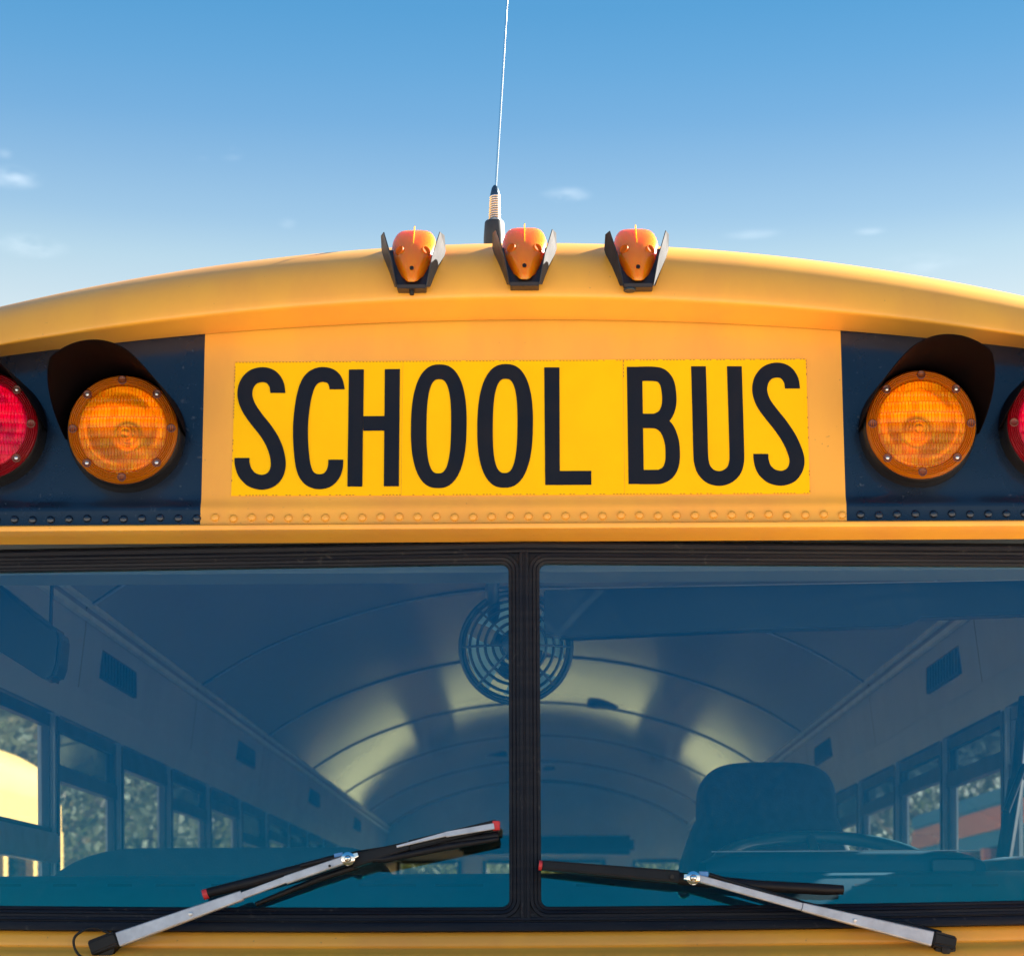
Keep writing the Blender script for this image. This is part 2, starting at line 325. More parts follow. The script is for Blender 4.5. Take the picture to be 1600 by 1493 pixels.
# rivets
def dome(r, h, n=14):
    return MB().lathe([(r*1.12, -.001), (r*1.1, .0004), (r, .0008), (r*.94, h*.5), (r*.72, h*.82), (r*.4, h*.97), (0.0001, h)], n)
rvY = dome(.0066, .0052).mesh('rivet', YEL, 0, 60); rvB = dome(.0066, .0052).mesh('rivet', BLACKP, 0, 60)
for i in range(-37, 38):
    x = i*.03055 + .0085; jz = random.uniform(-.0012, .0012)
    z = .7015+.006*x*x+jz
    if abs(x) > 1.12: continue
    y = plane_y(x, z)-.0058
    link('rivet', rvY if abs(x) < PE+.003 else rvB, bus, (x, y, z+ZC))

# ------------------------------------------------------------------ sign
SY = lambda x, z: plane_y(x, z)-.0006
def sp4(zx, zy): return (340+zx/3.3333, 540+zy/3.3333)
def sp5(zx, zy): return (800+zx/3.3333, 540+zy/3.3333)
def sheet(c, off, div=8):
    """c = four photo corners tl,tr,br,bl"""
    rows = []
    for j in range(5):
        r = []
        for i in range(div+1):
            u = i/div; v = j/4
            top = (c[0][0]*(1-u)+c[1][0]*u, c[0][1]*(1-u)+c[1][1]*u); bot = (c[3][0]*(1-u)+c[2][0]*u, c[3][1]*(1-u)+c[2][1]*u)
            r.append(hit(top[0]*(1-v)+bot[0]*v, top[1]*(1-v)+bot[1]*v, lambda x, z: plane_y(x, z)-off))
        rows.append(r)
    return rows
sheets = [[(367.5, 565.5), (636.5, 563.5), (626.5, 774), (361, 774.5)], [(637, 563.5), (973, 561.5), (976, 772.7), (627, 774)], [(973.5, 561.5), (1259.5, 560.5), (1265.5, 771), (976.5, 772.7)]]
# the middle seams of the photograph stand upright on the panel
sheets[0][1] = (629.5, 563.6); sheets[1][0] = (630, 563.6)
sobj = []
for k, c in enumerate(sheets):
    m = MB(); top = sheet(c, .0009+.0002*k); bot = sheet(c, -.0006); m.grid(top)
    # rim of the sheet
    loop_t = top[0]+[r[-1] for r in top[1:]]+list(reversed(top[-1]))[1:]+[r[0] for r in reversed(top[1:-1])]
    loop_b = bot[0]+[r[-1] for r in bot[1:]]+list(reversed(bot[-1]))[1:]+[r[0] for r in reversed(bot[1:-1])]
    m.grid([loop_t, loop_b], True)
    sobj.append(m.build('sign_sheet', DECAL, bus, label=['left yellow sign sheet with letters SCH', 'middle yellow sign sheet with letters OOL', 'right yellow sign sheet with letters BUS'][k]))
# perforated sheet edge
STITCH = mat('perforated_edge_shadow', (.36, .15, .02), .6)
m = MB()
def dashes(a, b, keep=.85):
    n = int(math.hypot(b[0]-a[0], b[1]-a[1])/5.2)
    for i in range(n):
        if random.random() > keep: continue
        u0 = (i+.2)/n; u1 = (i+.75)/n
        for q in (0,):
            p0 = hit(a[0]+(b[0]-a[0])*u0, a[1]+(b[1]-a[1])*u0, lambda x, z: plane_y(x, z)-.0017); p1 = hit(a[0]+(b[0]-a[0])*u1, a[1]+(b[1]-a[1])*u1, lambda x, z: plane_y(x, z)-.0017)
            d = (p1-p0).normalized(); nn = Vector((0, 1, 0)); a_ = d.cross(nn)*.00055
            m.add([p0-a_, p1-a_, p1+a_, p0+a_], [(0, 1, 2, 3)])
dashes((367, 566.2), (1259, 561.2), .9); dashes((361.6, 773.8), (1265, 770.4), .55); dashes((367.5, 566), (361.5, 774), .5); dashes((974, 562), (974.4, 590), 1); dashes((1259.4, 561), (1265.4, 770), .25)
m.build('stitched_edge', STITCH, sobj[1], kind='stuff')

def cat(pts, n=10):
    P = [Vector((*p, 0)) for p in pts]; P = [P[0]*2-P[1]]+P+[P[-1]*2-P[-2]]; o = []
    for i in range(1, len(P)-2):
        for k in range(n):
            t = k/n; a, b, c, d = P[i-1:i+3]
            o.append(.5*((2*b)+(c-a)*t+(2*a-5*b+4*c-d)*t*t+(3*b-a-3*c+d)*t**3))
    o.append(P[-2]); return o
def stroke(m, line, wd, conv, end0=None, end1=None, off=.0022):
    """constant-width stroke of photo zoom coordinates laid on the sign"""
    rows = []
    n = len(line)
    for i, p in enumerate(line):
        d = (line[min(i+1, n-1)]-line[max(i-1, 0)]).normalized()
        if i == 0 and end0: d = Vector((*end0, 0))
        if i == n-1 and end1: d = Vector((*end1, 0))
        q = Vector((-d.y, d.x, 0))*wd/2
        rows.append([hit(*conv((p+q).x, (p+q).y), lambda x, z: plane_y(x, z)-off), hit(*conv((p-q).x, (p-q).y), lambda x, z: plane_y(x, z)-off)])
    m.grid(rows)
def polyg(m, pts, conv, off=.0022):
    m.add([hit(*conv(*p), lambda x, z: plane_y(x, z)-off) for p in pts], [tuple(range(len(pts)))])
def ringpoly(m, outer, inner, conv, off=.0022):
    f = lambda p: hit(*conv(*p), lambda x, z: plane_y(x, z)-off)
    m.grid([[f(p) for p in outer], [f(p) for p in inner]], True)
def letter(m, k, ch): m.build('letter', LETTER, sobj[k], label='black letter '+ch)
# S
def S_line(dx=0, dy=0, sh=0):
    pts = [(314,246),(306,200),(278,163),(234,151),(186,163),(154,198),(142,245),(149,290),(170,335),(206,386),(246,436),(282,492),(306,552),(316,610),(308,658),(282,694),(246,709),(212,709),(174,694),(142,658),(128,614),(127,584)]
    return cat([(x+dx+sh*(y-430)/600, y+dy) for x, y in pts], 6)
m = MB(); stroke(m, S_line(), 78, sp4, (0, -1), (0, -1)); letter(m, 0, 'S')
m = MB(); stroke(m, cat([(623,227),(613,186),(588,159),(546,150),(504,162),(474,195),(454,250),(441,320),(433,400),(432,480),(437,560),(446,625),(462,670),(490,698),(530,708),(572,698),(600,668),(613,632),(616,593)], 6), 78, sp4, (0, -1), (0, -1)); letter(m, 0, 'C')
m = MB(); polyg(m, [(684,124),(762,123),(759,367),(757,442),(754,733),(676,733)], sp4); polyg(m, [(871,122),(950,121),(944,732),(866,732),(868,442),(869,367)], sp4); polyg(m, [(759,367),(869,366),(868,442),(758,443)], sp4, .00222); letter(m, 0, 'H')
def superell(cx, cy, a, b, e, n=72, sk=0, ey=None):
    o = []
    for i in range(n):
        t = 2*math.pi*i/n; c, s_ = math.cos(t), math.sin(t)
        y = b*math.copysign(abs(s_)**(2/(ey or e)), s_)
        o.append((cx+a*math.copysign(abs(c)**(2/e), c)+sk*y/600, cy+y))
    return o
for k, (cx, cy, cv) in enumerate([(1152, 419.5, sp4), (1497.5, 417.5, sp4)]):
    m = MB(); ringpoly(m, superell(cx, cy, 145, 322, 2.45, sk=-8), superell(cx, cy, 64, 245, 2.7, sk=-6), cv); letter(m, 1, 'O')
m = MB(); polyg(m, [(168,113),(247,113),(249,652),(250,725),(173,725)], sp5); polyg(m, [(249,652),(413,651),(413,724),(249.5,725)], sp5); letter(m, 1, 'L')
# B: outer outline bridged with two counters, built from strokes
m = MB(); polyg(m, [(598,110),(678,110),(687,720),(607,720)], sp5)
stroke(m, cat([(660,146.5),(730,146.5),(775,155),(806,190),(818,250),(817,310),(796,362),(755,388),(720,391.5),(662,391.5)], 6), 75, sp5, (1, 0), (-1, 0), .00224)
stroke(m, cat([(662,392),(720,392),(765,398),(806,432),(830,490),(837,550),(834,610),(815,655),(780,679),(740,683.5),(664,683.5)], 6), 75, sp5, (1, 0), (-1, 0), .00228); letter(m, 2, 'B')
m = MB(); stroke(m, cat([(971,107),(974,200),(979,400),(983,560),(988,610),(1003,650),(1036,681),(1080,691),(1122,680),(1155,650),(1169,608),(1171,560),(1167,400),(1161,200),(1158,107)], 6), 77, sp5, (0, 1), (0, -1)); letter(m, 2, 'U')
def S2():
    pts = [(1461,223),(1453,178),(1425,140),(1382,127),(1334,139),(1302,174),(1290,221),(1297,266),(1318,311),(1356,362),(1396,412),(1436,470),(1466,530),(1484,590),(1478,636),(1453,672),(1417,688),(1382,688),(1344,674),(1312,640),(1298,596),(1296,563)]
    return cat(pts, 6)
m = MB(); stroke(m, S2(), 78, sp5, (0, -1), (0, -1)); letter(m, 2, 'S')

# ------------------------------------------------------------------ warning lamps
def wl_meshes():
    d = {}
    d['housing'] = MB().lathe([(.088, .0), (.096, .001), (.0965, .012), (.0945, .030), (.0935, .041), (.091, .044), (.088, .044), (.088, .03)], 64).mesh('warning_lamp', BLK, 0, 40)
    # lens rim with ridges
    pr = [(.0905, .030), (.0905, .046), (.0898, .0492), (.088, .0508)]
    n = 60
    for i in range(n+1):
        u = i/n; r = .0878-.0125*u; pr.append((r, .0515+.0020*abs(math.sin(u*math.pi*4))))
    pr += [(.0745, .0505), (.0735, .0498), (.0725, .0505)]
    rim = MB().lathe(pr, 80)
    for mm, key in ((AMBR, 'rimA'), (REDR, 'rimR')): d[key] = rim.mesh('lens_rim', mm, 0, 35)
    # fluted lens
    NX, NZ = 260, 84; Rl = .0742; g = {}; vs = []; fs = []
    rnd = random.Random(3); ph = [rnd.uniform(0, 1) for _ in range(20)]; am = [rnd.uniform(.7, 1.25) for _ in range(20)]
    for j in range(NZ+1):
        for i in range(NX+1):
            x = -Rl+2*Rl*i/NX; z = -Rl+2*Rl*j/NZ; r = math.hypot(x, z)
            row = int((z+Rl)/(2*Rl)*9.999); u = ((z+Rl)/(2*Rl)*10) % 1
            fl = .0016*am[row]*abs(math.sin((x/Rl*15+ph[row])*math.pi)) + .0012*math.sin(u*math.pi)
            vs.append((x, -(.0505+.0085*(1-min(1, r/Rl)**2)+fl*(1 if r < Rl*.97 else 0)), z))
    for j in range(NZ):
        for i in range(NX):
            x = -Rl+2*Rl*(i+.5)/NX; z = -Rl+2*Rl*(j+.5)/NZ
            if math.hypot(x, z) < Rl*.998:
                a = j*(NX+1)+i; fs.append((a, a+1, a+NX+2, a+NX+1))
    for mm, key in ((AMB, 'lensA'), (RED, 'lensR')): 
        b = MB(); b.v = vs; b.f = fs; d[key] = b.mesh('lens', mm, 0, 180)
    d['reflector'] = MB().lathe([(.0725, .047), (.069, .036), (.060, .026), (.046, .016), (.03, .010), (.016, .007), (.0155, .013), (.0001, .014)], 48).mesh('reflector', REFL, 0, 180)
    d['bulb'] = MB().lathe([(.009, .012), (.010, .02), (.012, .028), (.009, .036), (.0001, .039)], 16).mesh('bulb', CHROME, 0, 180)
    # visor: slanted tube section
    rows = []; TH = 58
    for i in range(TH+1):
        a = math.radians(-91+182*i/TH); aa = abs(math.degrees(a))
        ln = .176 if aa < 40 else .176-.156*((aa-40)/51)**1.25
        r0, r1 = .0975, .0990
        pts = []
        for q in range(9):
            f = ln*q/8; rr = r0+.005*(q/8)
            pts.append((math.sin(a)*rr, -f, math.cos(a)*rr))
        rr = r0+.008+.0014; pts2 = []
        for q in range(8, -1, -1):
            f = ln*q/8; rr = r1+.005*(q/8)
            pts2.append((math.sin(a)*rr, -f, math.cos(a)*rr))
        rows.append(pts+pts2)
    d['visor'] = MB().grid(rows, True).mesh('visor', VIS, 0, 40)
    d['screw'] = MB().lathe([(.0031, -.001), (.0031, .0010), (.0022, .0018), (.0001, .0020)], 12).mesh('screw', STEEL, 0, 40)
    d['well'] = MB().lathe([(.0072, -.002), (.0072, .0018), (.0062, .0022), (.0050, .0012), (.0001, .0010)], 16).mesh('screw_boss', HOLEA, 0, 40)
    return d
WL = wl_meshes()
def warning_lamp(px, py, col, lab):
    c = hit(px, py, lambda x, z: plane_y(x, z)-.052)
    base = link('warning_lamp', WL['housing'], bus, (c.x, c.y+.052+.004, c.z+ZC), lab)
    base.rotation_euler = (R(-3), 0, 0)
    link('lens_rim', WL['rim'+col], base); link('lens', WL['lens'+col], base); link('reflector', WL['reflector'], base); link('bulb', WL['bulb'], base); link('visor', WL['visor'], base, rot=(0, 0, R(8 if px > 800 else -8)))
    for k in range(8):
        a = k*math.pi/4; r = .0812; p = (r*math.cos(a), -.0522, r*math.sin(a))
        link('screw_boss', WL['well'], base, p)
        if k % 2: link('screw', WL['screw'], base, (p[0], p[1]-.0012, p[2]))
warning_lamp(190, 671, 'A', 'amber warning lamp left of the sign')
warning_lamp(1441, 663, 'A', 'amber warning lamp right of the sign')
warning_lamp(-29, 664, 'R', 'red warning lamp at the left edge')
warning_lamp(1662, 661, 'R', 'red warning lamp at the right edge')

# ------------------------------------------------------------------ marker lamps on the cap
def marker():
    d = {}
    P0 = Vector((0, -.058, -.012)); P1 = Vector((0, .056, .084)); ax = (P1-P0); ln = ax.length; u = ax.normalized(); n = Vector((0, -u.z, u.y))
    rows = []
    prof = [(0, .0045, .0035), (.03, .0092, .008), (.08, .0120, .012), (.16, .0180, .018), (.27, .0245, .0240), (.40, .0310, .0285), (.54, .0358, .0315), (.68, .0385, .0335), (.80, .0378, .0345), (.90, .0355, .034), (.96, .0330, .033), (1.0, .0290, .030)]
    K = 28
    for s_, w_, h_ in prof:
        e = 2.0+1.9*s_; r = []
        for k in range(K+1):
            a = math.pi*k/K; c, sn = math.cos(a), math.sin(a)
            r.append(P0+u*ln*s_+Vector((w_*math.copysign(abs(c)**(2/e), c), 0, 0))+n*(h_*abs(sn)**(2/(e+.6*s_))))
        rows.append(r)
    m = MB().grid(rows)
    q = len(m.v); m.f.append(tuple(range(q-K-1, q))); m.f.append(tuple(range(K, -1, -1)))
    d['lens'] = m.mesh('lens', MARK, 0, 60)
    # inner body seen through the lens
    rows2 = [[P0+u*ln*(s_*.9+.05)+Vector(((p.x)*.93, 0, 0))+n*((p-(P0+u*ln*s_)).dot(n)*.25+.001) for p in r] for (s_, _, _), r in zip(prof, rows)]
    d['core'] = MB().grid(rows2).mesh('lamp_core', mat('orange_lamp_core', (.95, .40, .03), .4), 0, 60)
    # ridge fin and bosses, nose hole
    m = MB()
    fin = []
    for s_, h_ in ((.5, .0305), (.7, .0365), (.85, .040), (.97, .040)): fin.append((s_, h_))
    top = [P0+u*ln*a+n*h for a, h in fin]; low = [P0+u*ln*a+n*(h-.006) for a, h in fin]
    for sx in (-.0008, .0008): m.grid([[p+Vector((sx, 0, 0)) for p in top], [p+Vector((sx, 0, 0)) for p in low]])
    m.grid([[p+Vector((-.0008, 0, 0)) for p in top], [p+Vector((.0008, 0, 0)) for p in top]])
    d['fin'] = m.mesh('ridge', MARK, 0)
    def disc(center, nrm, r, h):
        nrm = nrm.normalized(); a = nrm.cross(Vector((0, 0, 1))).normalized(); b = nrm.cross(a); rows = []
        for rr, hh in ((r, -.003), (r, h), (r*.86, h*1.3), (r*.74, h*.6), (r*.3, h*.5), (.0001, h*.5)):
            rows.append([center+a*rr*math.cos(t*math.pi/10)+b*rr*math.sin(t*math.pi/10)+nrm*hh for t in range(20)])
        return MB().grid(rows, True)
    for k, sx in enumerate((-1, 1)):
        c = P0+u*ln*.45+Vector((sx*.0215, 0, 0))+n*.0262
        d['boss%d' % k] = disc(c, Vector((sx*.55, -.75, .30)), .0082, .0022).mesh('screw_boss', BOSS, 0, 50)
    d['hole'] = disc(P0+u*ln*.12+n*.0165, n+u*-.6, .0034, .001).mesh('nose_hole', BLK, 0, 50)
    # bracket: trapezoid base with lip
    m = MB()
    o1 = [(-.0225, -.056, -.022), (.0225, -.056, -.022), (.041, -.004, .060), (-.041, -.004, .060)]
    o2 = [(x, y+.034, z+.002) for x, y, z in o1]
    m.add(o1+o2, [(0, 1, 2, 3), (7, 6, 5, 4), (0, 4, 5, 1), (1, 5, 6, 2), (2, 6, 7, 3), (3, 7, 4, 0)])
    m.add([(-.0235, -.064, -.0245), (.0235, -.064, -.0245), (.0235, -.040, -.0245), (-.0235, -.040, -.0245), (-.0235, -.064, -.018), (.0235, -.064, -.018), (.0235, -.040, -.018), (-.0235, -.040, -.018)], [(0, 3, 2, 1), (4, 5, 6, 7), (0, 1, 5, 4), (1, 2, 6, 5), (2, 3, 7, 6), (3, 0, 4, 7)])
    d['bracket'] = m.mesh('marker_lamp', DARKST, 0, bevel=.0008)
    for k, sx in enumerate((-1, 1)):
        F0 = Vector((sx*.0235, -.063, -.022)); F1 = Vector((sx*.0330, -.060, .030)); F2 = Vector((sx*.0455, -.046, .0745)); B2 = Vector((sx*.0515, -.026, .076)); B1 = Vector((sx*.0525, .0, .060)); B0 = Vector((sx*.034, .0, .0))
        th = Vector((sx*.0013, 0, -.0003)); a = [F0, F1, F2, B2, B1, B0]; b = [p+th for p in a]; m = MB()
        m.add(a+b, [tuple(range(6)), tuple(range(11, 5, -1))]+[(i, (i+1) % 6, (i+1) % 6+6, i+6) for i in range(6)])
        d['wing%d' % k] = m.mesh('wing', WING_LIT if k else DARKST, 0)  # sunlit tone on right wings only; left wings take the dark bracket metal
        d['wing%d' % (k+2)] = m.mesh('wing', WING_SHADE, 0)
    d['bolt'] = MB().lathe_z([(.0001, -.033), (.0035, -.032), (.0042, -.029), (.0042, -.0245), (.0030, -.0245), (.0030, -.020)], 14, (0, -.054, 0)).mesh('bolt', BLK, 0, 40)
    d['foot'] = MB().lathe_z([(.0001, -.0285), (.0095, -.0285), (.0105, -.0270), (.0095, -.0245), (.0001, -.0245)], 18, (-.014, -.056, 0)).mesh('washer', DARKT, 0, 40)
    return d
MK = marker()
for k, (px, py, lab) in enumerate([(643.5, 431, 'left orange marker lamp'), (819.5, 427, 'middle orange marker lamp'), (997, 429, 'right orange marker lamp')]):
    c = at(px, py, -.052); o = link('marker_lamp', MK['bracket'], bus, (c.x, .0, c.z+ZC), lab)
    for q in ('lens', 'core', 'fin', 'boss0', 'boss1', 'hole'): link(MK[q].name.split('.')[0], MK[q], o)
    for q in ((2, 3) if k == 2 else (0, 1)): link('wing', MK['wing%d' % q], o)  # right lamp gets the pair painted in the shaded tone
    if k == 0: link('bolt', MK['bolt'], o)
    if k == 2: link('washer', MK['foot'], o)

# ------------------------------------------------------------------ antenna
ANT_BASE = mat('antenna_base_black', (.03, .035, .04), .45, var=.3, vscale=30)
c = at(773, 372, .25); x0, z0 = c.x, c.z
r = .25+CD
base = MB().lathe_z([(.0195, -.10), (.0195, .0), (.0175, .027), (.0165, .029), (.010, .031), (.0001, .031)], 32, (x0-.0005, .25, z0)).build('antenna', ANT_BASE, bus, smooth=40, label='whip antenna on the roof behind the middle marker lamp')
pts = []
for i in range(11*14+1):
    t = i/14; rr = .0098-.0016*t/11
    pts.append((x0+rr*math.cos(t*2*math.pi)+.0008*t/11, .25+rr*math.sin(t*2*math.pi), z0+.029+.0042*t))
MB().tube(pts, .0017, 6).build('spring', STEEL, base, smooth=60)
MB().lathe_z([(.0072, .03), (.0072, .075)], 16, (x0, .25, z0)).build('spring_core', DARKT, base, smooth=60)
MB().lathe_z([(.0001, .0735), (.0088, .0745), (.0088, .078), (.0060, .090), (.0028, .0945), (.0001, .095)], 24, (x0+.001, .25, z0)).build('ferrule', mat('antenna_ferrule', (.08, .12, .15), .25, metal=.8), base, smooth=50)
e = at(792.5, 0, .25); s0 = Vector((x0+.0022, .25, z0+.09)); dd = (e-s0)
MB().tube([s0+dd*k for k in (0, .25, .5, .75, 1, 1.3, 1.6)], [.0021, .0020, .0019, .0018, .0017, .0015, .0012], 10).build('whip_rod', CHROME, base, smooth=60)

# ------------------------------------------------------------------ windshield
def wy(x, z): return .015+(z-.645)*.17+.055*abs(x)
ZB = lambda x: .0545+.010*x*x
ZT = .634
def wpt(x, z, off): return Vector((x, wy(x, z)-off, z))
XI, XO = .0245, 1.10
for s in (-1, 1):
    xs = [s*(XI+.001+(XO-XI-.001)*i/12) for i in range(13)]
    rows = [[wpt(x, ZB(x)+(ZT-ZB(x))*j/6, .0) for x in xs] for j in range(7)]
    MB().grid(rows).build('windshield_pane', GLASS, bus, smooth=180)
    # rubber gasket swept round the pane: rounded rectangle loop, ridged profile
    rad = .014; loop = []
    def corner(cx, cz, a0):
        for k in range(7):
            a = R(a0+90*k/6); loop.append((cx+rad*math.cos(a), cz+rad*math.sin(a), math.cos(a), math.sin(a)))
    xa, xb = (XI, XO); 
    corner(xb-rad, ZT-rad, 0)
    for k in range(1, 12): loop.append((xb-rad-(xb-xa-2*rad)*k/12, ZT, 0, 1))
    corner(xa+rad, ZT-rad, 90)
    for k in range(1, 6): loop.append((xa, ZT-rad-(ZT-.055-2*rad)*k/6, -1, 0))
    corner(xa+rad, .055+rad, 180)
    for k in range(1, 12):
        x = xa+rad+(xb-xa-2*rad)*k/12; loop.append((x, .055, 0, -1))
    corner(xb-rad, .055+rad, 270)
    gp = [(-.0015, -.004), (-.0015, .003), (.0005, .0052), (.0035, .0058), (.0045, .0045), (.0052, .0058), (.0095, .0075), (.0105, .006), (.0115, .0072), (.0165, .0072), (.0175, .0055), (.0185, -.004)]
    rows = []
    for (x, z, nx, nz) in loop:
        zz = z+(.010*x*x if z < .3 else 0)*(1 if nz < 0 or z < .1 else .3)
        rows.append([Vector((s*(x+nx*o), wy(x+nx*o, zz+nz*o)-h, zz+nz*o)) for o, h in gp])
    rows.append(rows[0])
    MB().grid(rows).build('window_gasket', RUB, bus, smooth=40)
# pale sealant line round the inner edge of the glass
# outer frame strips, top and bottom, and centre post
xs = [i*.04 for i in range(-28, 29)]
tp = [(.6505, .006), (.6515, .010), (.6545, .0115), (.6555, .009), (.6570, .009), (.6585, .013), (.6645, .014), (.6680, .012), (.6720, .0), (.68, -.03)]
MB().grid([[(x, wy(x, z)-h, z+.000*x*x) for x in xs] for z, h in tp]).build('upper_frame', RUB, bus, smooth=35)
bp = [(.0395, .006), (.0385, .011), (.0345, .012), (.0335, .0095), (.032, .0095), (.0305, .014), (.0225, .017), (.0175, .0165), (.0155, .012), (.0150, -.02)]
MB().grid([[(x, wy(x, z)-h, z+.010*x*x) for x in xs] for z, h in bp]).build('lower_frame', RUB, bus, smooth=35)
cp = [(-.0080, -.01), (-.0080, .009), (-.0070, .0105), (-.0024, .0110), (-.0019, .0085), (.0019, .0085), (.0024, .0110), (.0070, .0105), (.0080, .009), (.0080, -.01)]
MB().grid([[(x, wy(x, z)-h, z) for x, h in cp] for z in (.030, .12, .3, .5, .6560)]).build('centre_post', RUB, bus, smooth=30)
for s in (-1, 1):
    top_ = [(0, .662), (.05, .662), (.05, .645), (.034, .638), (.0225, .628), (.0165, .612), (0, .60)]
    bot_ = [(0, .02), (.05, .02), (.05, .044), (.034, .051), (.0225, .061), (.0165, .077), (0, .09)]
    for pl in (top_, bot_):
        MB().add([(s*x, wy(x, z)-.0042, z) for x, z in pl], [tuple(range(len(pl)))]).build('gasket_corner', RUB, bus)
MB().grid([[(x, wy(x, z)+.03, z) for x in (-.0235, -.0225, .0225, .0235)] for z in (.03, .3, .66)]).build('inner_post', DARKT, bus)

# ------------------------------------------------------------------ cowl and hood
xs = [i*.05 for i in range(-24, 25)]
cw = [(-.05, .030), (-.090, .0185), (-.098, .0155), (-.105, .0085), (-.109, .000), (-.111, -.0065), (-.1095, -.0095), (-.112, -.0110), (-.120, -.0125), (-.140, -.0180), (-.158, -.030), (-.17, -.06)]
MB().grid([[(x, y+.055*abs(x)+.0, z+.009*x*x) for x in xs] for y, z in cw]).build('cowl', YEL, bus, smooth=45, label='yellow cowl under the windshield')
hood = []
for i in range(15):
    v = i/14; y = -.195-1.05*v
    r = []
    for x in [k*.05 for k in range(-22, 23)]:
        z = -.034-.05*v-.13*v*v*v-.09*max(0, abs(x)-.45)**2*3-.02*x*x
        r.append((x*(1-.12*v), y+.05*abs(x)*0, z))
    hood.append(r)
MB().grid(hood).build('hood', YEL, bus, smooth=60, label='sunlit yellow engine hood below the cowl')
MB().box(-.95, .95, -1.25, -1.22, -1.25, -.22).build('grille_panel', YEL, bus)
MB().box(-1.0, -.93, -1.22, -.2, -1.2, -.25).box(.93, 1.0, -1.22, -.2, -1.2, -.25).build('fender', YEL, bus)
MB().box(-1.12, 1.12, -1.45, -1.30, -1.35, -1.1).build('bumper', BLK, bus)

# ------------------------------------------------------------------ roof, sides, rear
XS2 = XS
m = MB(); rows = []
for y in (.6, 2.5, 4.5, 6.5, 8.5, 11.3):
    rows.append([(x, y+.03*x*x, 1.238-.13*x*x-shoulder(x)) for x in XS2])
m.grid(rows).build('roof', YEL, bus, smooth=50)
ROOF_EDGE = 1.238-.13*1.235**2-shoulder(1.235)
for s in (-1, 1):
    # outer shell above and below the windows
    MB().box(*sorted((s*1.205, s*1.235)), .12, 11.3, .56, ROOF_EDGE+.02).build('side_header', YEL, bus)
    MB().box(*sorted((s*1.17, s*1.235)), .55, 11.3, -1.25, -.12).build('side_wall', YEL, bus)
    MB().add([(s*1.235, .02, -.2), (s*1.235, .50, -.2), (s*1.235, .50, .70), (s*1.235, .12, .70), (s*1.12, .0, -.2), (s*1.12, .12, .70), (s*1.16, .50, -.2), (s*1.16, .5, .70)], [(0, 1, 2, 3), (0, 4, 5, 3), (1, 6, 7, 2), (4, 5, 7, 6)])\
        .build('corner_pillar', YEL, bus) if False else None
    MB().box(*sorted((s*1.115, s*1.235)), .06, .20, -.3, .70).build('corner_pillar', YEL, bus)

# ceiling (smooth glossy) with its shape shared by the bows
def ceil_z(x): return 1.185-.245*x*x-.06*max(0, abs(x)-.8)**2*4
CXs = [i*.07 for i in range(-16, 17)]
def ceil_strip(y0, y1, dz=0, xs=CXs): return [[(x, y, ceil_z(x)-dz) for x in xs] for y in (y0, (y0+y1)/2, y1)]
BOWS = [.12, 1.65, 3.2, 4.75, 6.3, 7.85, 9.4, 10.95]
BEND = 11.12
for a, b in zip(BOWS, BOWS[1:]):
    MB().grid(ceil_strip(a+.004, b-.004)).build('ceiling_panel', WHITEP, bus, smooth=180)
MB().grid(ceil_strip(10.954, BEND)).build('ceiling_panel', WHITEP, bus, smooth=180)
for y in BOWS[1:]:
    r0 = ceil_strip(y-.010, y+.010, .006); 
    MB().grid(r0).build('ceiling_bow', WHITEP2, bus, smooth=180)
    MB().grid([[(x, y-.010, ceil_z(x)-.006) for x in CXs], [(x, y-.010, ceil_z(x)+.004) for x in CXs]]).build('bow_edge', DARKT, bus)
for s in (-1, 1):
    # twin rail between ceiling and overhead panel
    MB().grid([[(s*1.118, y, .874), (s*1.106, y, .868), (s*1.104, y, .850), (s*1.112, y, .846)] for y in (.15, 4, 11.1)]).build('ceiling_rail', RAILM, bus, smooth=30)
    MB().grid([[(s*1.119, y, .838), (s*1.110, y, .832), (s*1.111, y, .818), (s*1.120, y, .814)] for y in (.15, 4, 11.1)]).build('ceiling_rail', RAILM, bus, smooth=30)
    sy = [.12, 1.65, 3.2, 4.75, 6.3, 7.85, 9.4, 11.11]
    for a, b in zip(sy, sy[1:]):
        MB().grid([[(s*1.122, y, .88), (s*1.125, y, .80), (s*1.138, y, .70), (s*1.145, y, .648)] for y in (a+.003, b-.003)]).build('overhead_panel', WHITEP2, bus, smooth=60)
    MB().grid([[(s*1.145, y, .650), (s*1.132, y, .643), (s*1.132, y, .630), (s*1.150, y, .560)] for y in (.12, 4, 11.11)]).build('window_header', WHITEP2, bus, smooth=20)
    # air vents
    for y in (1.85, 4.1, 6.35, 8.6):
        vm = MB().box(*sorted((s*1.128, s*1.138)), y, y+.42, .700, .775).build('vent_grille', DARKT, bus)
        for k in range(11): MB().box(*sorted((s*1.124, s*1.130)), y+.02+k*.037, y+.034+k*.037, .706, .769).build('slat', VINYL, vm)
# outer backing so no sky leaks over the ceiling
for s in (-1, 1): MB().box(*sorted((s*1.15, s*1.2)), .12, 11.2, .56, .95).build('inner_header', DARKT, bus)

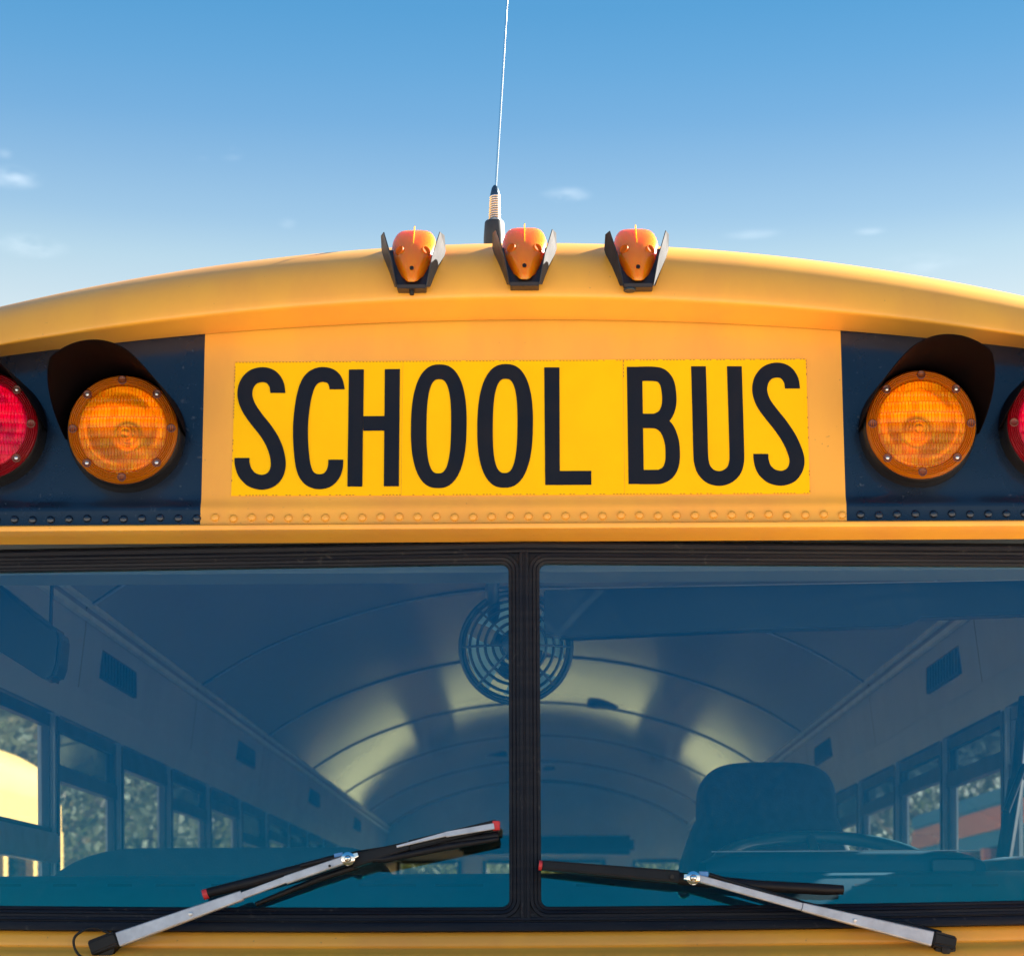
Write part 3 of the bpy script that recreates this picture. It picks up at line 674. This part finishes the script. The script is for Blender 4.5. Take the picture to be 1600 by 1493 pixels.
# side windows: posts every 0.715 m, sashes at different heights
rw = random.Random(11)
for s in (-1, 1):
    ys = [.70]+[1.45+.715*k for k in range(14)]
    for i, y in enumerate(ys):
        wd = .055 if i != 1 else .062
        MB().box(*sorted((s*1.148, s*1.190)), y-wd/2, y+wd/2, -.13, .565).build('window_post', ALU, bus, bevel=.006)
        MB().box(*sorted((s*1.1445, s*1.149)), y-wd*.18, y+wd*.18, -.13, .552).build('post_trim', DARKT, bus)
    for a, b in zip(ys, ys[1:]):
        k = ys.index(a)
        top = .555; rail = {0: .26, 1: .42, 2: .515, 3: .45, 4: .50, 5: .42}.get(k, .47) if s < 0 else {0: .40, 1: .44, 2: .47, 3: .455, 4: .44}.get(k, .46)
        f = MB(); x0_, x1_ = sorted((s*1.158, s*1.176)); y0, y1 = a+.032, b-.032
        fw = .028 if k else .010; f.box(x0_, x1_, y0, y0+fw, -.12, top); f.box(x0_, x1_, y1-fw, y1, -.12, top); f.box(x0_-.004, x1_+.004, y0, y1, rail-.02, rail+.02); f.box(x0_, x1_, y0, y1, top-.03, top); f.box(x0_, x1_, y0, y1, -.13, -.09)
        wf = f.build('side_window', DARKT, bus)
        MB().add([(s*1.167, y0, -.1), (s*1.167, y1, -.1), (s*1.167, y1, rail), (s*1.167, y0, rail)], [(0, 1, 2, 3)]).build('pane', SGLASS, wf)
        MB().add([(s*1.169, y0, rail), (s*1.169, y1, rail), (s*1.169, y1, top), (s*1.169, y0, top)], [(0, 1, 2, 3)]).build('upper_pane', SHADE if k else SGLASS, wf)
for s in (-1, 1): MB().box(*sorted((s*1.16, s*1.20)), .15, .45, -.13, .565).build('sun_block_panel', DARKT, bus)  # unseen panels added to block sun from the dashboard
# rear wall with windows
RY = 11.1
def rect_hole_wall():
    m = MB(); holes = [(-1.06, -.58), (-.42, .50), (.70, 1.08)]; zb, zt = .14, .61
    xs_ = [-1.15]+[v for h in holes for v in h]+[1.15]
    for i in range(0, len(xs_), 2): m.box(xs_[i], xs_[i+1], RY, RY+.05, zb, zt)
    m.box(-1.2, 1.2, RY, RY+.05, -1.3, zb); m.box(-1.2, -1.15, RY, RY+.05, zb, .95); m.box(1.15, 1.2, RY, RY+.05, zb, .95)
    m.prism([(-1.15, zt), (1.15, zt), (1.15, .97)]+[(x, ceil_z(x)+.02) for x in [.1*i for i in range(11, -12, -1)]]+[(-1.15, .97)], RY, RY+.05)
    return m, holes, zb, zt
m, holes, zb, zt = rect_hole_wall(); m.build('rear_wall', mat('rear_wall_paint', (.60, .62, .62), .5, var=.1, vscale=3), bus)
for a, b in holes:
    f = MB(); t_ = .03
    f.box(a, a+t_, RY-.02, RY+.06, zb, zt); f.box(b-t_, b, RY-.02, RY+.06, zb, zt); f.box(a+t_, b-t_, RY-.02, RY+.06, zt-t_, zt); f.box(a+t_, b-t_, RY-.02, RY+.06, zb, zb+t_)
    wf = f.build('rear_window', DARKT, bus, bevel=.008)
    MB().add([(a, RY+.02, zb), (b, RY+.02, zb), (b, RY+.02, zt), (a, RY+.02, zt)], [(0, 1, 2, 3)]).build('pane', SGLASS, wf)
MB().box(-.58, .70, RY-.35, RY-.12, .635, .77).build('rear_heater_box', DARKT, bus, bevel=.03)
# floor
MB().box(-1.17, 1.17, .15, 11.1, -.86, -.80).build('floor', DARKT, bus)
# ceiling discs (speakers, hatch lamp)
for px, py, rr in ((944, 1098, .085), (775, 1180, .07), (858, 1204, .04)):
    z = 1.165; a, b = ray(px, py); t = z/b; x = CX+a*t
    MB().lathe_z([(rr, .02), (rr, -.008), (rr*.85, -.014), (rr*.5, -.012), (.0001, -.012)], 28, (x, t-CD, ceil_z(x))).build('ceiling_lamp', DARKT, bus, smooth=40)
# stickers on the ceiling
a, b = ray(703, 975); t = 1.16/b
MB().box(CX+a*t-.035, CX+a*t+.035, t-CD-.12, t-CD+.12, 1.168, 1.172).build('ceiling_sticker', mat('sticker_paper', (.8, .8, .74), .5, var=.5, vscale=30, col2=(.35, .38, .38)), bus)

# bench seats
def bench(y, s):
    x0_, x1_ = (.36, 1.1)
    poly = []
    for (cx, cz, a0) in ((x1_-.06, .20-.06, 90), (x0_+.06, .20-.06, 0)): pass
    pr = [(x0_, -.8)]+[(x0_+.09-.09*math.cos(R(a)), .19-.09+.09*math.sin(R(a))) for a in range(0, 91, 15)]+[(x1_-.09+.09*math.sin(R(a)), .19-.09+.09*math.cos(R(a))) for a in range(0, 91, 15)]+[(x1_, -.8)]
    return MB().prism([(s*x, z) for x, z in pr], y, y+.09)
for k in range(12):
    for s in (-1, 1):
        if s > 0 and k < 1: continue
        b_ = bench(1.75+.77*k, s).build('bench_seat', VINYL, bus, bevel=.02, smooth=60)
# front barrier behind the entrance, rounded top corner
pr = [(-1.06, -.8), (-1.06, .07)]+[(-1.06+.22-.22*math.cos(R(a)), .07+.135*math.sin(R(a))) for a in range(10, 91, 10)]+[(-.40, .205)]+[(-.40+.12*math.sin(R(a)), .085+.12*math.cos(R(a))) for a in range(10, 91, 10)]+[(-.28, -.8)]
MB().prism(pr, .90, .97).build('front_barrier', VINYL, bus, bevel=.012, smooth=60, label='dark padded barrier behind the left pane')

# ------------------------------------------------------------------ driver's place
# seat back, rounded and tapered
rows = []
def seat_back():
    m = MB(); n = 36; rows = []
    for (sc, y) in ((.90, .845), (.97, .855), (1, .88), (1, .95), (.96, .985), (.88, 1.0)):
        r = []
        for i in range(n+1):
            a = math.pi*i/n; c, s_ = math.cos(a), math.sin(a)
            x = .128*math.copysign(abs(c)**(.55), c); z = .15*abs(s_)**.55
            ww = 1+.0*z
            r.append((x, y, z))
        # outline: top rounded, widening downwards
        pts = []
        for (x, y_, z) in r: pts.append((.508+sc*x*1.15, y, .262+sc*z*.78-(1-sc)*.05))
        low = [(.215, -.5), (.212, -.05), (.200, .10), (.182, .17), (.160, .235)]
        pts = [(.508+sc*a, y, z) for a, z in low]+pts+[(.508-sc*a, y, z) for a, z in reversed(low)]
        rows.append(pts)
    m.grid(rows); k = len(rows[0]); q = len(m.v)
    m.f.append(tuple(range(k))); m.f.append(tuple(range(q-1, q-k-1, -1))); return m
seat_back().build('driver_seat', SEATF, bus, smooth=50, label='high-backed driver seat behind the right pane')
# steering wheel
cw_ = at(1288, 1338, .42); wc = Vector((cw_.x, .42, .135)); tilt = R(20)
ring = []
for i in range(49):
    a = 2*math.pi*i/48; ring.append(wc+Vector((.205*math.cos(a), .205*math.sin(a)*math.cos(tilt), .205*math.sin(a)*math.sin(tilt))))
sw = MB().tube(ring, .013, 10, False).build('steering_wheel', WHEELM, bus, smooth=60)
for a in (90, 210, 330):
    MB().tube([wc-Vector((0, 0, .02)), wc+Vector((.2*math.cos(R(a)), .2*math.sin(R(a))*math.cos(tilt), .2*math.sin(R(a))*math.sin(tilt)))], .010, 8).build('spoke', WHEELM, sw, smooth=60)
MB().lathe_z([(.0001, .01), (.04, .008), (.05, -.01), (.03, -.06), (.03, -.4)], 24, wc).build('hub', WHEELM, sw, smooth=40)
# dashboard shelf
xs = [i*.06 for i in range(-19, 20)]
dp = [(.0, -.02), (-.0, .030), (.022, .045), (.06, .078), (.10, .106), (.125, .1165), (.15, .119), (.24, .119), (.26, .10), (.26, -.5)]
m = MB(); m.grid([[(x, max(y, wy(x, z)+.012), z) for x in xs] for y, z in dp]); dash = m.build('dashboard', DASH, bus, smooth=40)
for px0, px1 in ((0, 33), (83, 120), (168, 206), (243, 305), (330, 352), (560, 650), (680, 755), (1335, 1402), (1422, 1488), (1518, 1560), (900, 960)):
    fy = lambda x, z: .105
    p0 = at(px0, 1379+ (5 if px0 > 820 else 2), .075); p1 = at(px1, 1379+(5 if px0 > 820 else 2), .075)
    def dz(x, py):
        return None
    MB().add([hit(px0, 1380, lambda x, z: .06+(z-.078)*1.43-.0015), hit(px1, 1380, lambda x, z: .06+(z-.078)*1.43-.0015), hit(px1, 1384, lambda x, z: .06+(z-.078)*1.43-.0015), hit(px0, 1384, lambda x, z: .06+(z-.078)*1.43-.0015)], [(0, 1, 2, 3)]).build('defroster_slot', SLOT, dash)
# instrument binnacle
a0 = at(1103, 1400, .16).x; a1 = at(1540, 1400, .16).x
m = MB(); rows = []
for y, z in ((.145, .07), (.150, .135), (.158, .150), (.175, .157), (.30, .162), (.33, .13)):
    rows.append([(x, y, z+(-.02*max(0, (abs(x-(a0+a1)/2)/((a1-a0)/2))**8))) for x in [a0+(a1-a0)*i/24 for i in range(25)]])
m.grid(rows); bn = m.build('instrument_binnacle', DASH, bus, smooth=40)
MB().box(a1-.10, a1-.02, .142, .150, .092, .142).build('gauge_cover', DASH, bn, bevel=.004)
MB().box(a0+.01, a1-.012, .150, .156, .1545, .1565).build('trim_strip', ALU, bn)
# right door side hump
MB().lathe_z([(.16, -.1), (.155, .10), (.12, .14), (.06, .15), (.0001, .15)], 32, (.93, .34, 0)).build('side_console', DASH, bus, smooth=60)

# fan behind the centre post
fc = at(806, 1011, .26)
rg = MB(); rr = .101
def circ(r, dy, n=48): return [(fc.x+r*math.cos(2*math.pi*i/n), fc.y+dy, fc.z+r*math.sin(2*math.pi*i/n)) for i in range(n+1)]
fan = MB().tube(circ(.100, 0), .0045, 8, False).build('dash_fan', FANM, bus, smooth=60, label='small caged fan hanging behind the centre post')
for r_ in (.027, .041, .055, .069, .083, .093):
    MB().tube(circ(r_, -.028*(1-(r_/.1)**2)), .0030, 6, False).build('guard_ring', FANM, fan, smooth=60)
for k in range(8):
    a = k*math.pi/4; pts = [(fc.x+q*math.cos(a), fc.y-.028*(1-(q/.1)**2)-.002, fc.z+q*math.sin(a)) for q in (.015, .03, .05, .07, .085, .1)]
    MB().tube(pts, .0024, 6).build('guard_rib', FANM, fan, smooth=60)
MB().lathe([(.024, -.02), (.024, .03), (.018, .034), (.0001, .035)], 24, fc).build('fan_hub', FANM, fan, smooth=40)
for k in range(4):
    a = R(20+90*k); bl = []
    for q in range(6):
        r_ = .022+.066*q/5; row = []
        for j in range(5):
            b2 = a+(j-2)*.26*(.7+.5*q/5); row.append((fc.x+r_*math.cos(b2), fc.y+.012+(j-2)*.006, fc.z+r_*math.sin(b2)))
        bl.append(row)
    MB().grid(bl).build('fan_blade', FANB, fan, smooth=180)
MB().lathe([(.04, -.12), (.048, -.10), (.048, -.03), (.03, -.02)], 24, fc).build('fan_motor', FANM, fan, smooth=40)
b0 = at(778, 890, .22)
MB().tube([(b0.x, .24, b0.z+.03), (b0.x-.012, .25, b0.z-.03), (b0.x-.008, .29, b0.z-.08), (fc.x, .34, fc.z+.03), (fc.x, .34, fc.z)], .013, 10).build('fan_arm', FANM, fan, smooth=60)

# interior header just behind the glass
MB().box(-1.1, 1.1, .13, .18, .648, .70).build('windshield_header', WHITEP2, bus)
MB().grid([[(x, y, z) for x in (-1.1, 0, 1.1)] for y, z in ((.075, .66), (.08, .632), (.15, .627), (.18, .7))]).build('header_trim', mat('header_trim_grey', (.20, .24, .23), .5), bus)
for px in (148, 312, 474, 645, 700, 930, 1060): 
    p = at(px, 893, .108); MB().lathe([(.0045, 0), (.004, .002), (.0001, .003)], 10, (p.x, p.y, p.z)).build('header_screw', CHROME, bus)
# long dark sun visor on the right
p0 = at(897, 925, .20); 
def q(px, py, y=.22): v = at(px, py, y); return (v.x, v.z)
poly = [q(850, 921), q(1640, 905), q(1640, 958), q(1440, 965), q(1425, 972), q(1410, 977), q(1100, 986), q(893, 996), q(850, 990)]
MB().prism(poly, .22, .26).build('sun_visor', mat('sun_visor_dark', (.004, .018, .028), .45), bus, bevel=.003, label='long dark sun visor across the right pane')
poly = [q(945, 887), q(1290, 884), q(1292, 905), q(945, 909)]
MB().prism(poly, .20, .212).build('visor_bracket', DARKT, bus)
poly = [q(1285, 896), q(1465, 896), q(1465, 903), q(1285, 903)]
MB().prism(poly, .185, .195).build('visor_rail', DARKT, bus)
a_ = at(846, 919.5, .205); b_ = at(1640, 905, .205)
MB().tube([a_, b_], .0009, 6).build('visor_edge', ALU, bus)
# dark box with hanger at upper left (interior mirror seen from behind)
v = [(-60, 870), (0, 912), (78, 975), (92, 982), (96, 998), (92, 1040), (84, 1060), (72, 1063), (60, 1056), (0, 1018), (-60, 985)]
poly = [q(a, b, .30) for a, b in v]
MB().prism(poly, .30, .37).build('interior_mirror', mat('mirror_back_dark', (.006, .02, .03), .4), bus, bevel=.008, label='dark box-shaped interior mirror at the upper left')
p0 = at(83, 890, .33); p1 = at(79, 980, .33); MB().tube([p0+Vector((0, 0, .03)), p1], .0035, 8).build('mirror_hanger', DARKT, bus)
# door control rods at the right
p0 = at(1601, 1090, .55); p1 = at(1588, 1220, .50); p2 = at(1564, 1370, .42)
rod = MB().tube([p0, p1], .012, 10).tube([p1, p2], .016, 10).build('control_rod', BLK, bus, smooth=60, label='dark folding control rod inside the right pane')
MB().tube([at(1600, 1195, .47), at(1572, 1268, .44)], .007, 8).build('rod_lever', BLK, rod, smooth=60)
# entrance door bars on the left side
MB().box(-1.165, -1.13, .73, 1.41, .195, .265).box(-1.165, -1.13, .73, 1.41, -.12, -.05).build('door_bar', ALU, bus, bevel=.006)

# ------------------------------------------------------------------ wipers
WN = Vector((0, -1, .17)).normalized()
def wp(px, py, off): return hit(px, py, lambda x, z: wy(x, z)-off)
def px_w(n): return n/950.0
RUBW = mat('wiper_rubber', (.006, .006, .010), .5, spec=.3, var=.4, vscale=40, bump=.2, bscale=90)
ARM = mat('wiper_arm_satin', (.60, .60, .63), .42, metal=.65, var=.22, vscale=28, bump=.15, bscale=160, col2=(.45, .45, .48))
# left wiper
piv = wp(178, 1470, .055); 
arm = MB().bar(wp(186, 1468, .048), wp(379, 1399, .045), px_w(23), px_w(15), .010, .009, WN).build('wiper', ARM, bus, label='left wiper with silver arm and blade raised to the right')
MB().bar(wp(378, 1399.5, .0465), wp(455, 1371, .0465), px_w(10.5), px_w(10.5), .006, .006, WN).bar(wp(447, 1375, .0455), wp(540, 1343, .0455), px_w(13), px_w(12), .008, .008, WN).build('arm_strip', ARM, arm)
MB().bar(wp(150, 1483, .030), wp(190, 1466, .038), px_w(27), px_w(25), .026, .022, WN).build('arm_head', BLK, arm, bevel=.002)
MB().lathe([(.0001, -.04), (.0165, -.04), (.0165, .012), (.014, .016), (.0001, .017)], 28, wp(168, 1482, .035)).build('pivot_cap', BLK, arm, smooth=40)
def ball(m, p, r=.0085):
    p = Vector(p); m.lathe([(r*1.3, -.002), (r*1.3, .002), (r*.95, .004), (r*.7, .0045), (r*.62, .008), (r*.35, .0105), (.0001, .011)], 20, p)
    return m
jt = ball(MB(), wp(544, 1341, .058)); jt.bar(wp(551, 1338, .052), wp(560, 1335, .052), px_w(9), px_w(7), .007, .007, WN)
jt.build('ball_joint', CHROME, arm, smooth=40)
MB().lathe([(.0035, -.002), (.0035, .0015), (.0022, .0022), (.0001, .0022)], 14, wp(298, 1427, .0565)).build('arm_rivet', STEEL, arm, smooth=30)
MB().lathe([(.0022, -.002), (.0022, .0012), (.0001, .0015)], 12, wp(515, 1352, .055)).build('arm_rivet', BLK, arm)
# blade: rubber tube and bridge
MB().tube([wp(322, 1395, .022), wp(400, 1376, .024), wp(480, 1354, .026), wp(560, 1337, .026), wp(660, 1322, .024), wp(779, 1305, .020)], [px_w(7.5), px_w(8.5), px_w(8), px_w(9), px_w(9), px_w(7)], 12).build('blade', RUBW, arm, smooth=60)
MB().bar(wp(552, 1346, .030), wp(640, 1322, .032), px_w(22), px_w(14), .014, .012, WN).bar(wp(640, 1322, .030), wp(777, 1288, .024), px_w(17), px_w(15), .010, .009, WN).build('blade_bridge', BLK, arm, bevel=.0015)
MB().bar(wp(620, 1322.5, .043), wp(697, 1303, .0405), px_w(3.5), px_w(7), .004, .004, WN).bar(wp(697, 1303.5, .040), wp(772, 1290.5, .0335), px_w(9), px_w(9.5), .004, .004, WN).build('blade_spine', ARM, arm)
MB().bar(wp(319.5, 1399.5, .016), wp(325.5, 1393.5, .016), .001, .001, .001, .001, WN)
MB().tube([wp(317.5, 1397.5, .022), wp(325, 1395, .022)], px_w(8.2), 12).build('end_cap', REDCAP, arm, smooth=40)
MB().bar(wp(770, 1290.5, .024), wp(781.5, 1290.5, .024), px_w(15), px_w(14), .012, .012, WN).build('end_cap', REDCAP, arm, bevel=.001)
MB().bar(wp(523, 1337, .040), wp(536, 1334.5, .040), px_w(6), px_w(6), .006, .006, WN).build('clip', mat('blue_clip', (.12, .30, .6), .4), arm)
MB().tube([wp(560, 1352, .018), wp(500, 1372, .016), wp(440, 1396, .014), wp(400, 1412, .012)], [.006, .006, .005, .004], 8).build('linkage_rod', BLK, arm, smooth=60)
MB().tube([wp(470, 1352, .034), wp(520, 1340, .038), wp(600, 1342, .038), wp(700, 1322, .034), wp(778, 1310, .026)], [.004, .005, .006, .006, .004], 8).build('hose_strip', RUBW, arm, smooth=60)
# washer hose loop
pts = [wp(172, 1458, 0.085), wp(150, 1449, 0.090), wp(132, 1452, 0.092), wp(117, 1463, 0.090), wp(116, 1478, 0.085), wp(126, 1493, 0.080), wp(150, 1500, 0.075), wp(170, 1496, 0.070)]
sm = []
for i in range(len(pts)-1):
    a = pts[max(i-1, 0)]; b = pts[i]; c = pts[i+1]; d = pts[min(i+2, len(pts)-1)]
    for k in range(6):
        t = k/6; sm.append(.5*((2*b)+(c-a)*t+(2*a-5*b+4*c-d)*t*t+(3*b-a-3*c+d)*t**3))
MB().tube(sm, .0022, 8).build('washer_hose', BLK, bus, smooth=60)
# right wiper
arm = MB().bar(wp(1455, 1467, .050), wp(1253, 1417, .046), px_w(23), px_w(13), .011, .009, WN).build('wiper', ARM, bus, label='right wiper with silver arm lying nearly level')
MB().bar(wp(1252, 1416.5, .047), wp(1090, 1372, .048), px_w(12), px_w(11), .007, .007, WN).build('arm_strip', ARM, arm)
MB().bar(wp(1453, 1467, .044), wp(1488, 1475, .040), px_w(25), px_w(22), .020, .020, WN).build('arm_head', BLK, arm, bevel=.003)
MB().lathe([(.0001, -.04), (.0185, -.04), (.0185, .010), (.016, .016), (.008, .018), (.0075, .022), (.0001, .023)], 28, wp(1474, 1484, .035)).build('pivot_cap', BLK, arm, smooth=40)
jt = ball(MB(), wp(1083, 1371, .060)); jt.bar(wp(1078, 1370, .052), wp(1068, 1369.5, .052), px_w(10), px_w(8), .007, .007, WN); jt.build('ball_joint', CHROME, arm, smooth=40)
MB().lathe([(.0032, -.002), (.0032, .0015), (.0022, .0022), (.0001, .0022)], 14, wp(1336, 1437, .0585)).build('arm_rivet', STEEL, arm, smooth=30)
MB().tube([wp(845, 1351, .022), wp(960, 1363, .026), wp(1060, 1372, .028), wp(1180, 1383, .026), wp(1290, 1389, .022), wp(1317, 1389.5, .020)], [px_w(8), px_w(10), px_w(10), px_w(9), px_w(9), px_w(7.5)], 14).build('blade', RUBW, arm, smooth=60)
MB().bar(wp(848, 1352, .026), wp(1060, 1371, .030), px_w(15), px_w(20), .010, .014, WN).build('blade_bridge', BLK, arm, bevel=.002)
MB().tube([wp(842, 1351, .026), wp(847, 1351.5, .026)], px_w(7.8), 12).build('end_cap', REDCAP, arm, smooth=40)
MB().bar(wp(1092, 1365.5, .042), wp(1106, 1366, .042), px_w(8), px_w(8), .006, .006, WN).build('clip', bpy.data.materials['blue_clip'], arm)
MB().tube([wp(1108, 1366, .036), wp(1170, 1385, .038), wp(1260, 1412, .036), wp(1350, 1432, .038), wp(1420, 1445, .040), wp(1470, 1458, .045)], [.004, .004, .004, .0045, .005, .005], 8).build('linkage_rod', BLK, arm, smooth=60)
MB().lathe([(.0036, 0), (.0036, .004), (.0001, .004)], 12, wp(1050, 1369, .046)).build('bridge_pin', BLK, arm)

# ------------------------------------------------------------------ ground, neighbours, trees
GRASS = mat('dry_green_grass', (.40, .35, .12), .9, var=.4, vscale=.6, col2=(.46, .38, .17), bump=.5, bscale=30)  # yellow-green chosen for the tint it gives the ceiling reflections
MB().grid([[(x, y, .02) for x in (-80, -20, 20, 80)] for y in (16, 25, 60)]).build('added_grass_verge', GRASS, None, dz=0, kind='structure')  # grass sheet added behind the bus to colour the ceiling reflections
GR = mat('pale_concrete', (.46, .43, .39), .9, var=.3, vscale=1.2, bump=.5, bscale=40)
MB().grid([[(x, y, 0) for x in (-600, -30, 0, 30, 600)] for y in (-600, -30, 0, 30, 600)]).build('ground', GR, None, dz=0, kind='structure')

def parked_bus(x, y0, y1, lab, roofm, bandm, bodym, stripes=False):
    b = thing('parked_bus', (x, y0, 0), lab, 'school bus'); b.scale = (1, 1, 1.03 if stripes else 1.075); ln = y1-y0; H = 3.0
    n = 16
    def sect(sc):
        pts = []
        for i in range(n+1):
            a = math.pi*i/n; c, s_ = math.cos(a), math.sin(a)
            pts.append((1.2*math.copysign(abs(c)**.62, c)*sc, H-.42+.42*abs(s_)**.8*sc))
        return pts
    rows = []
    for yy, sc in ((0, .80), (.06, .93), (.2, .99), (.4, 1), (ln-.4, 1), (ln-.2, .99), (ln-.06, .93), (ln, .80)):
        rows.append([(px_, yy, pz) for px_, pz in sect(sc)])
    m = MB().grid(rows); m.f.append(tuple(range(n+1))); q = len(m.v); m.f.append(tuple(range(q-1, q-n-2, -1)))
    m.build('roof', roofm, b, dz=0, smooth=50)
    MB().box(-1.2, 1.2, .05, ln-.05, 2.40, 2.585).build('roof_band', bandm, b, dz=0)
    MB().box(-1.21, 1.21, .02, ln-.02, .65, 1.72).build('body', bodym, b, dz=0, bevel=.03)
    for zz in (.95, 1.25, 1.55): MB().box(-1.222, 1.222, .1, ln-.1, zz, zz+.05).build('rub_rail', BLK, b, dz=0)
    if stripes:
        MB().box(-1.212, 1.212, .10, ln-.10, 2.70, 2.83).build('blue_stripe', BLUEB, b, dz=0, bevel=.02)
        MB().box(-1.215, 1.215, .08, ln-.08, 2.50, 2.70).build('orange_stripe', ORB, b, dz=0, bevel=.02)
    MB().box(-1.15, 1.15, .1, ln-.1, 1.72, 2.40).build('window_glass', SHADE, b, dz=0)
    k = int(ln/.72)
    for i in range(k+1):
        yy = .05+(ln-.1)*i/k
        for s in (-1, 1): MB().box(*sorted((s*1.13, s*1.205)), max(.02, yy-.05), min(ln-.02, yy+.05), 1.72, 2.40).build('window_post', bodym, b, dz=0)
    for yy in (1.6, ln-2.0):
        for s in (-1, 1):
            rows = []
            for r_, h in ((.2, .0), (.3, .02), (.46, .02), (.5, -.02), (.5, -.24), (.3, -.26)):
                rows.append([(s*(1.16+h), yy+r_*math.cos(2*math.pi*t/24), .5+r_*math.sin(2*math.pi*t/24)) for t in range(24)])
            MB().grid(rows, True).build('wheel', RUB, b, dz=0, smooth=40)
    return b
PALE = mat('pale_roof_paint', (.94, .88, .87), .4, var=.08, vscale=2); BLUEB = mat('blue_band_paint', (.05, .22, .36), .4); ORB = mat('orange_body_paint', (.80, .26, .07), .4, var=.1)
CREAMY = mat('sunlit_yellow_paint', (.66, .40, .10), .45, var=.1, vscale=2)
parked_bus(-4.75, .5, 11.1, 'yellow school bus parked at the left, seen through the leftmost side window', CREAMY, CREAMY, CREAMY)
parked_bus(4.75, 2.5, 15.1, 'pale-roofed bus parked at the right, seen through the side windows', PALE, BLUEB, ORB, True)

LEAF = [mat('leaf_green', (.10, .13, .022), .6, var=.5, vscale=3, col2=(.20, .19, .035)), mat('leaf_dark', (.07, .10, .04), .6, var=.5, vscale=3, col2=(.17, .17, .06)), mat('leaf_olive', (.26, .20, .08), .6, var=.5, vscale=3, col2=(.34, .24, .10))]
for lm in LEAF:
    t_ = lm.node_tree; b_ = t_.nodes['Principled BSDF']; tl_ = t_.nodes.new('ShaderNodeBsdfTranslucent'); mx_ = t_.nodes.new('ShaderNodeMixShader'); mx_.inputs[0].default_value = .45
    src_ = b_.inputs['Base Color'].links[0].from_socket; t_.links.new(src_, tl_.inputs[0]); t_.links.new(b_.outputs[0], mx_.inputs[1]); t_.links.new(tl_.outputs[0], mx_.inputs[2]); t_.links.new(mx_.outputs[0], t_.nodes['Material Output'].inputs[0])
BARK = mat('bark', (.28, .24, .19), .9, var=.5, vscale=9, bump=.6, bscale=20)
def tree(x, y, h, cr_, kind, seed, lab, n=14000, trunk_h=None):
    rn = random.Random(seed); t = thing('tree', (x, y, 0), lab, 'tree', 'trees beyond the parked buses'); th = trunk_h or h*.35
    m = MB(); m.tube([(0, 0, -.1), (.05, 0, th*.5), (-.05, .05, th), (.1, 0, h*.75)], [.16, .13, .10, .03], 9)
    for k in range(7):
        a = rn.uniform(0, 6.28); z0_ = th*rn.uniform(.75, 1.1); r_ = cr_*rn.uniform(.5, .9)
        m.tube([(0, 0, z0_), (r_*.45*math.cos(a), r_*.45*math.sin(a), z0_+h*.13), (r_*math.cos(a), r_*math.sin(a), z0_+h*.30)], [.07, .045, .015], 7)
    m.build('trunk', BARK, t, dz=0, smooth=60)
    m = MB(); cl_ = [(rn.gauss(0, cr_*.42), rn.gauss(0, cr_*.42), th+(h-th)*rn.uniform(.05, .95), rn.uniform(.35, .7)*cr_*.6) for _ in range(44)]
    for i in range(n):
        c = rn.choice(cl_); d = Vector((rn.gauss(0, 1), rn.gauss(0, 1), rn.gauss(0, 1))).normalized()*c[3]*rn.uniform(.5, 1)
        p = Vector(c[:3])+d; s_ = rn.uniform(.035, .075); u = Vector((rn.gauss(0, 1), rn.gauss(0, 1), rn.gauss(0, 1))).normalized(); v_ = u.orthogonal().normalized()
        m.add([p-u*s_, p+v_*s_*.5, p+u*s_, p-v_*s_*.5], [(0, 1, 2, 3)])
    m.build('crown', LEAF[kind], t, dz=0)
tree(-5.1, 16.5, 5.4, 1.8, 1, 1, 'tree with pale forked trunk behind the left side windows', 7000, 2.4)
tree(-7.6, 19, 5.8, 2.4, 2, 2, 'olive-brown tree above the yellow bus at the far left')
tree(-3.9, 21, 3.2, 1.7, 0, 3, 'low light-green tree behind the left side windows', trunk_h=.7)
tree(-6.3, 24, 6.5, 2.6, 1, 4, 'tall dark tree furthest back on the left')
tree(-2.2, 25, 3.6, 2.0, 0, 5, 'rounded green tree behind the rear windows', trunk_h=.8)
tree(1.6, 26, 3.8, 2.0, 0, 6, 'bright green tree behind the right rear window', trunk_h=.8)
tree(5.4, 20, 6.0, 2.5, 1, 7, 'dark tree behind the right side windows')
tree(8.4, 18.5, 6.8, 2.8, 1, 8, 'tall dark tree above the pale-roofed bus')
tree(-10.5, 20, 6.2, 2.6, 2, 9, 'olive tree further left beyond the yellow bus')
tree(-4.6, 19, 2.6, 1.5, 0, 21, 'low yellow-green shrub-like tree nearest the left side windows', trunk_h=.4)
tree(3.4, 27, 5.6, 2.6, 0, 22, 'tall yellow-green tree behind the rear of the bus, right', trunk_h=1.2)
tree(-1.0, 30, 6.0, 2.8, 0, 23, 'tall yellow-green tree behind the rear of the bus, centre', trunk_h=1.2)
# far wood that closes the view
rn = random.Random(5); m = MB()
for i in range(15000):
    x = rn.uniform(-34, 34); hh = 7.5+2.2*math.sin(x*.35)+1.4*math.sin(x*.9+1); z = hh*rn.random()**.8; p = Vector((x, 44+rn.uniform(-2, 2)+.35*z, z))
    s_ = rn.uniform(.22, .5); u = Vector((rn.gauss(0, 1), rn.gauss(0, 1), rn.gauss(0, 1))).normalized(); v_ = u.orthogonal().normalized()
    m.add([p-u*s_, p+v_*s_*.6, p+u*s_, p-v_*s_*.6], [(0, 1, 2, 3)])
wo = m.build('distant_wood', LEAF[1], None, dz=0, kind='stuff'); wo['label'] = 'dark wood far behind the buses'; wo['category'] = 'wood'
print('objects', len(bpy.data.objects))
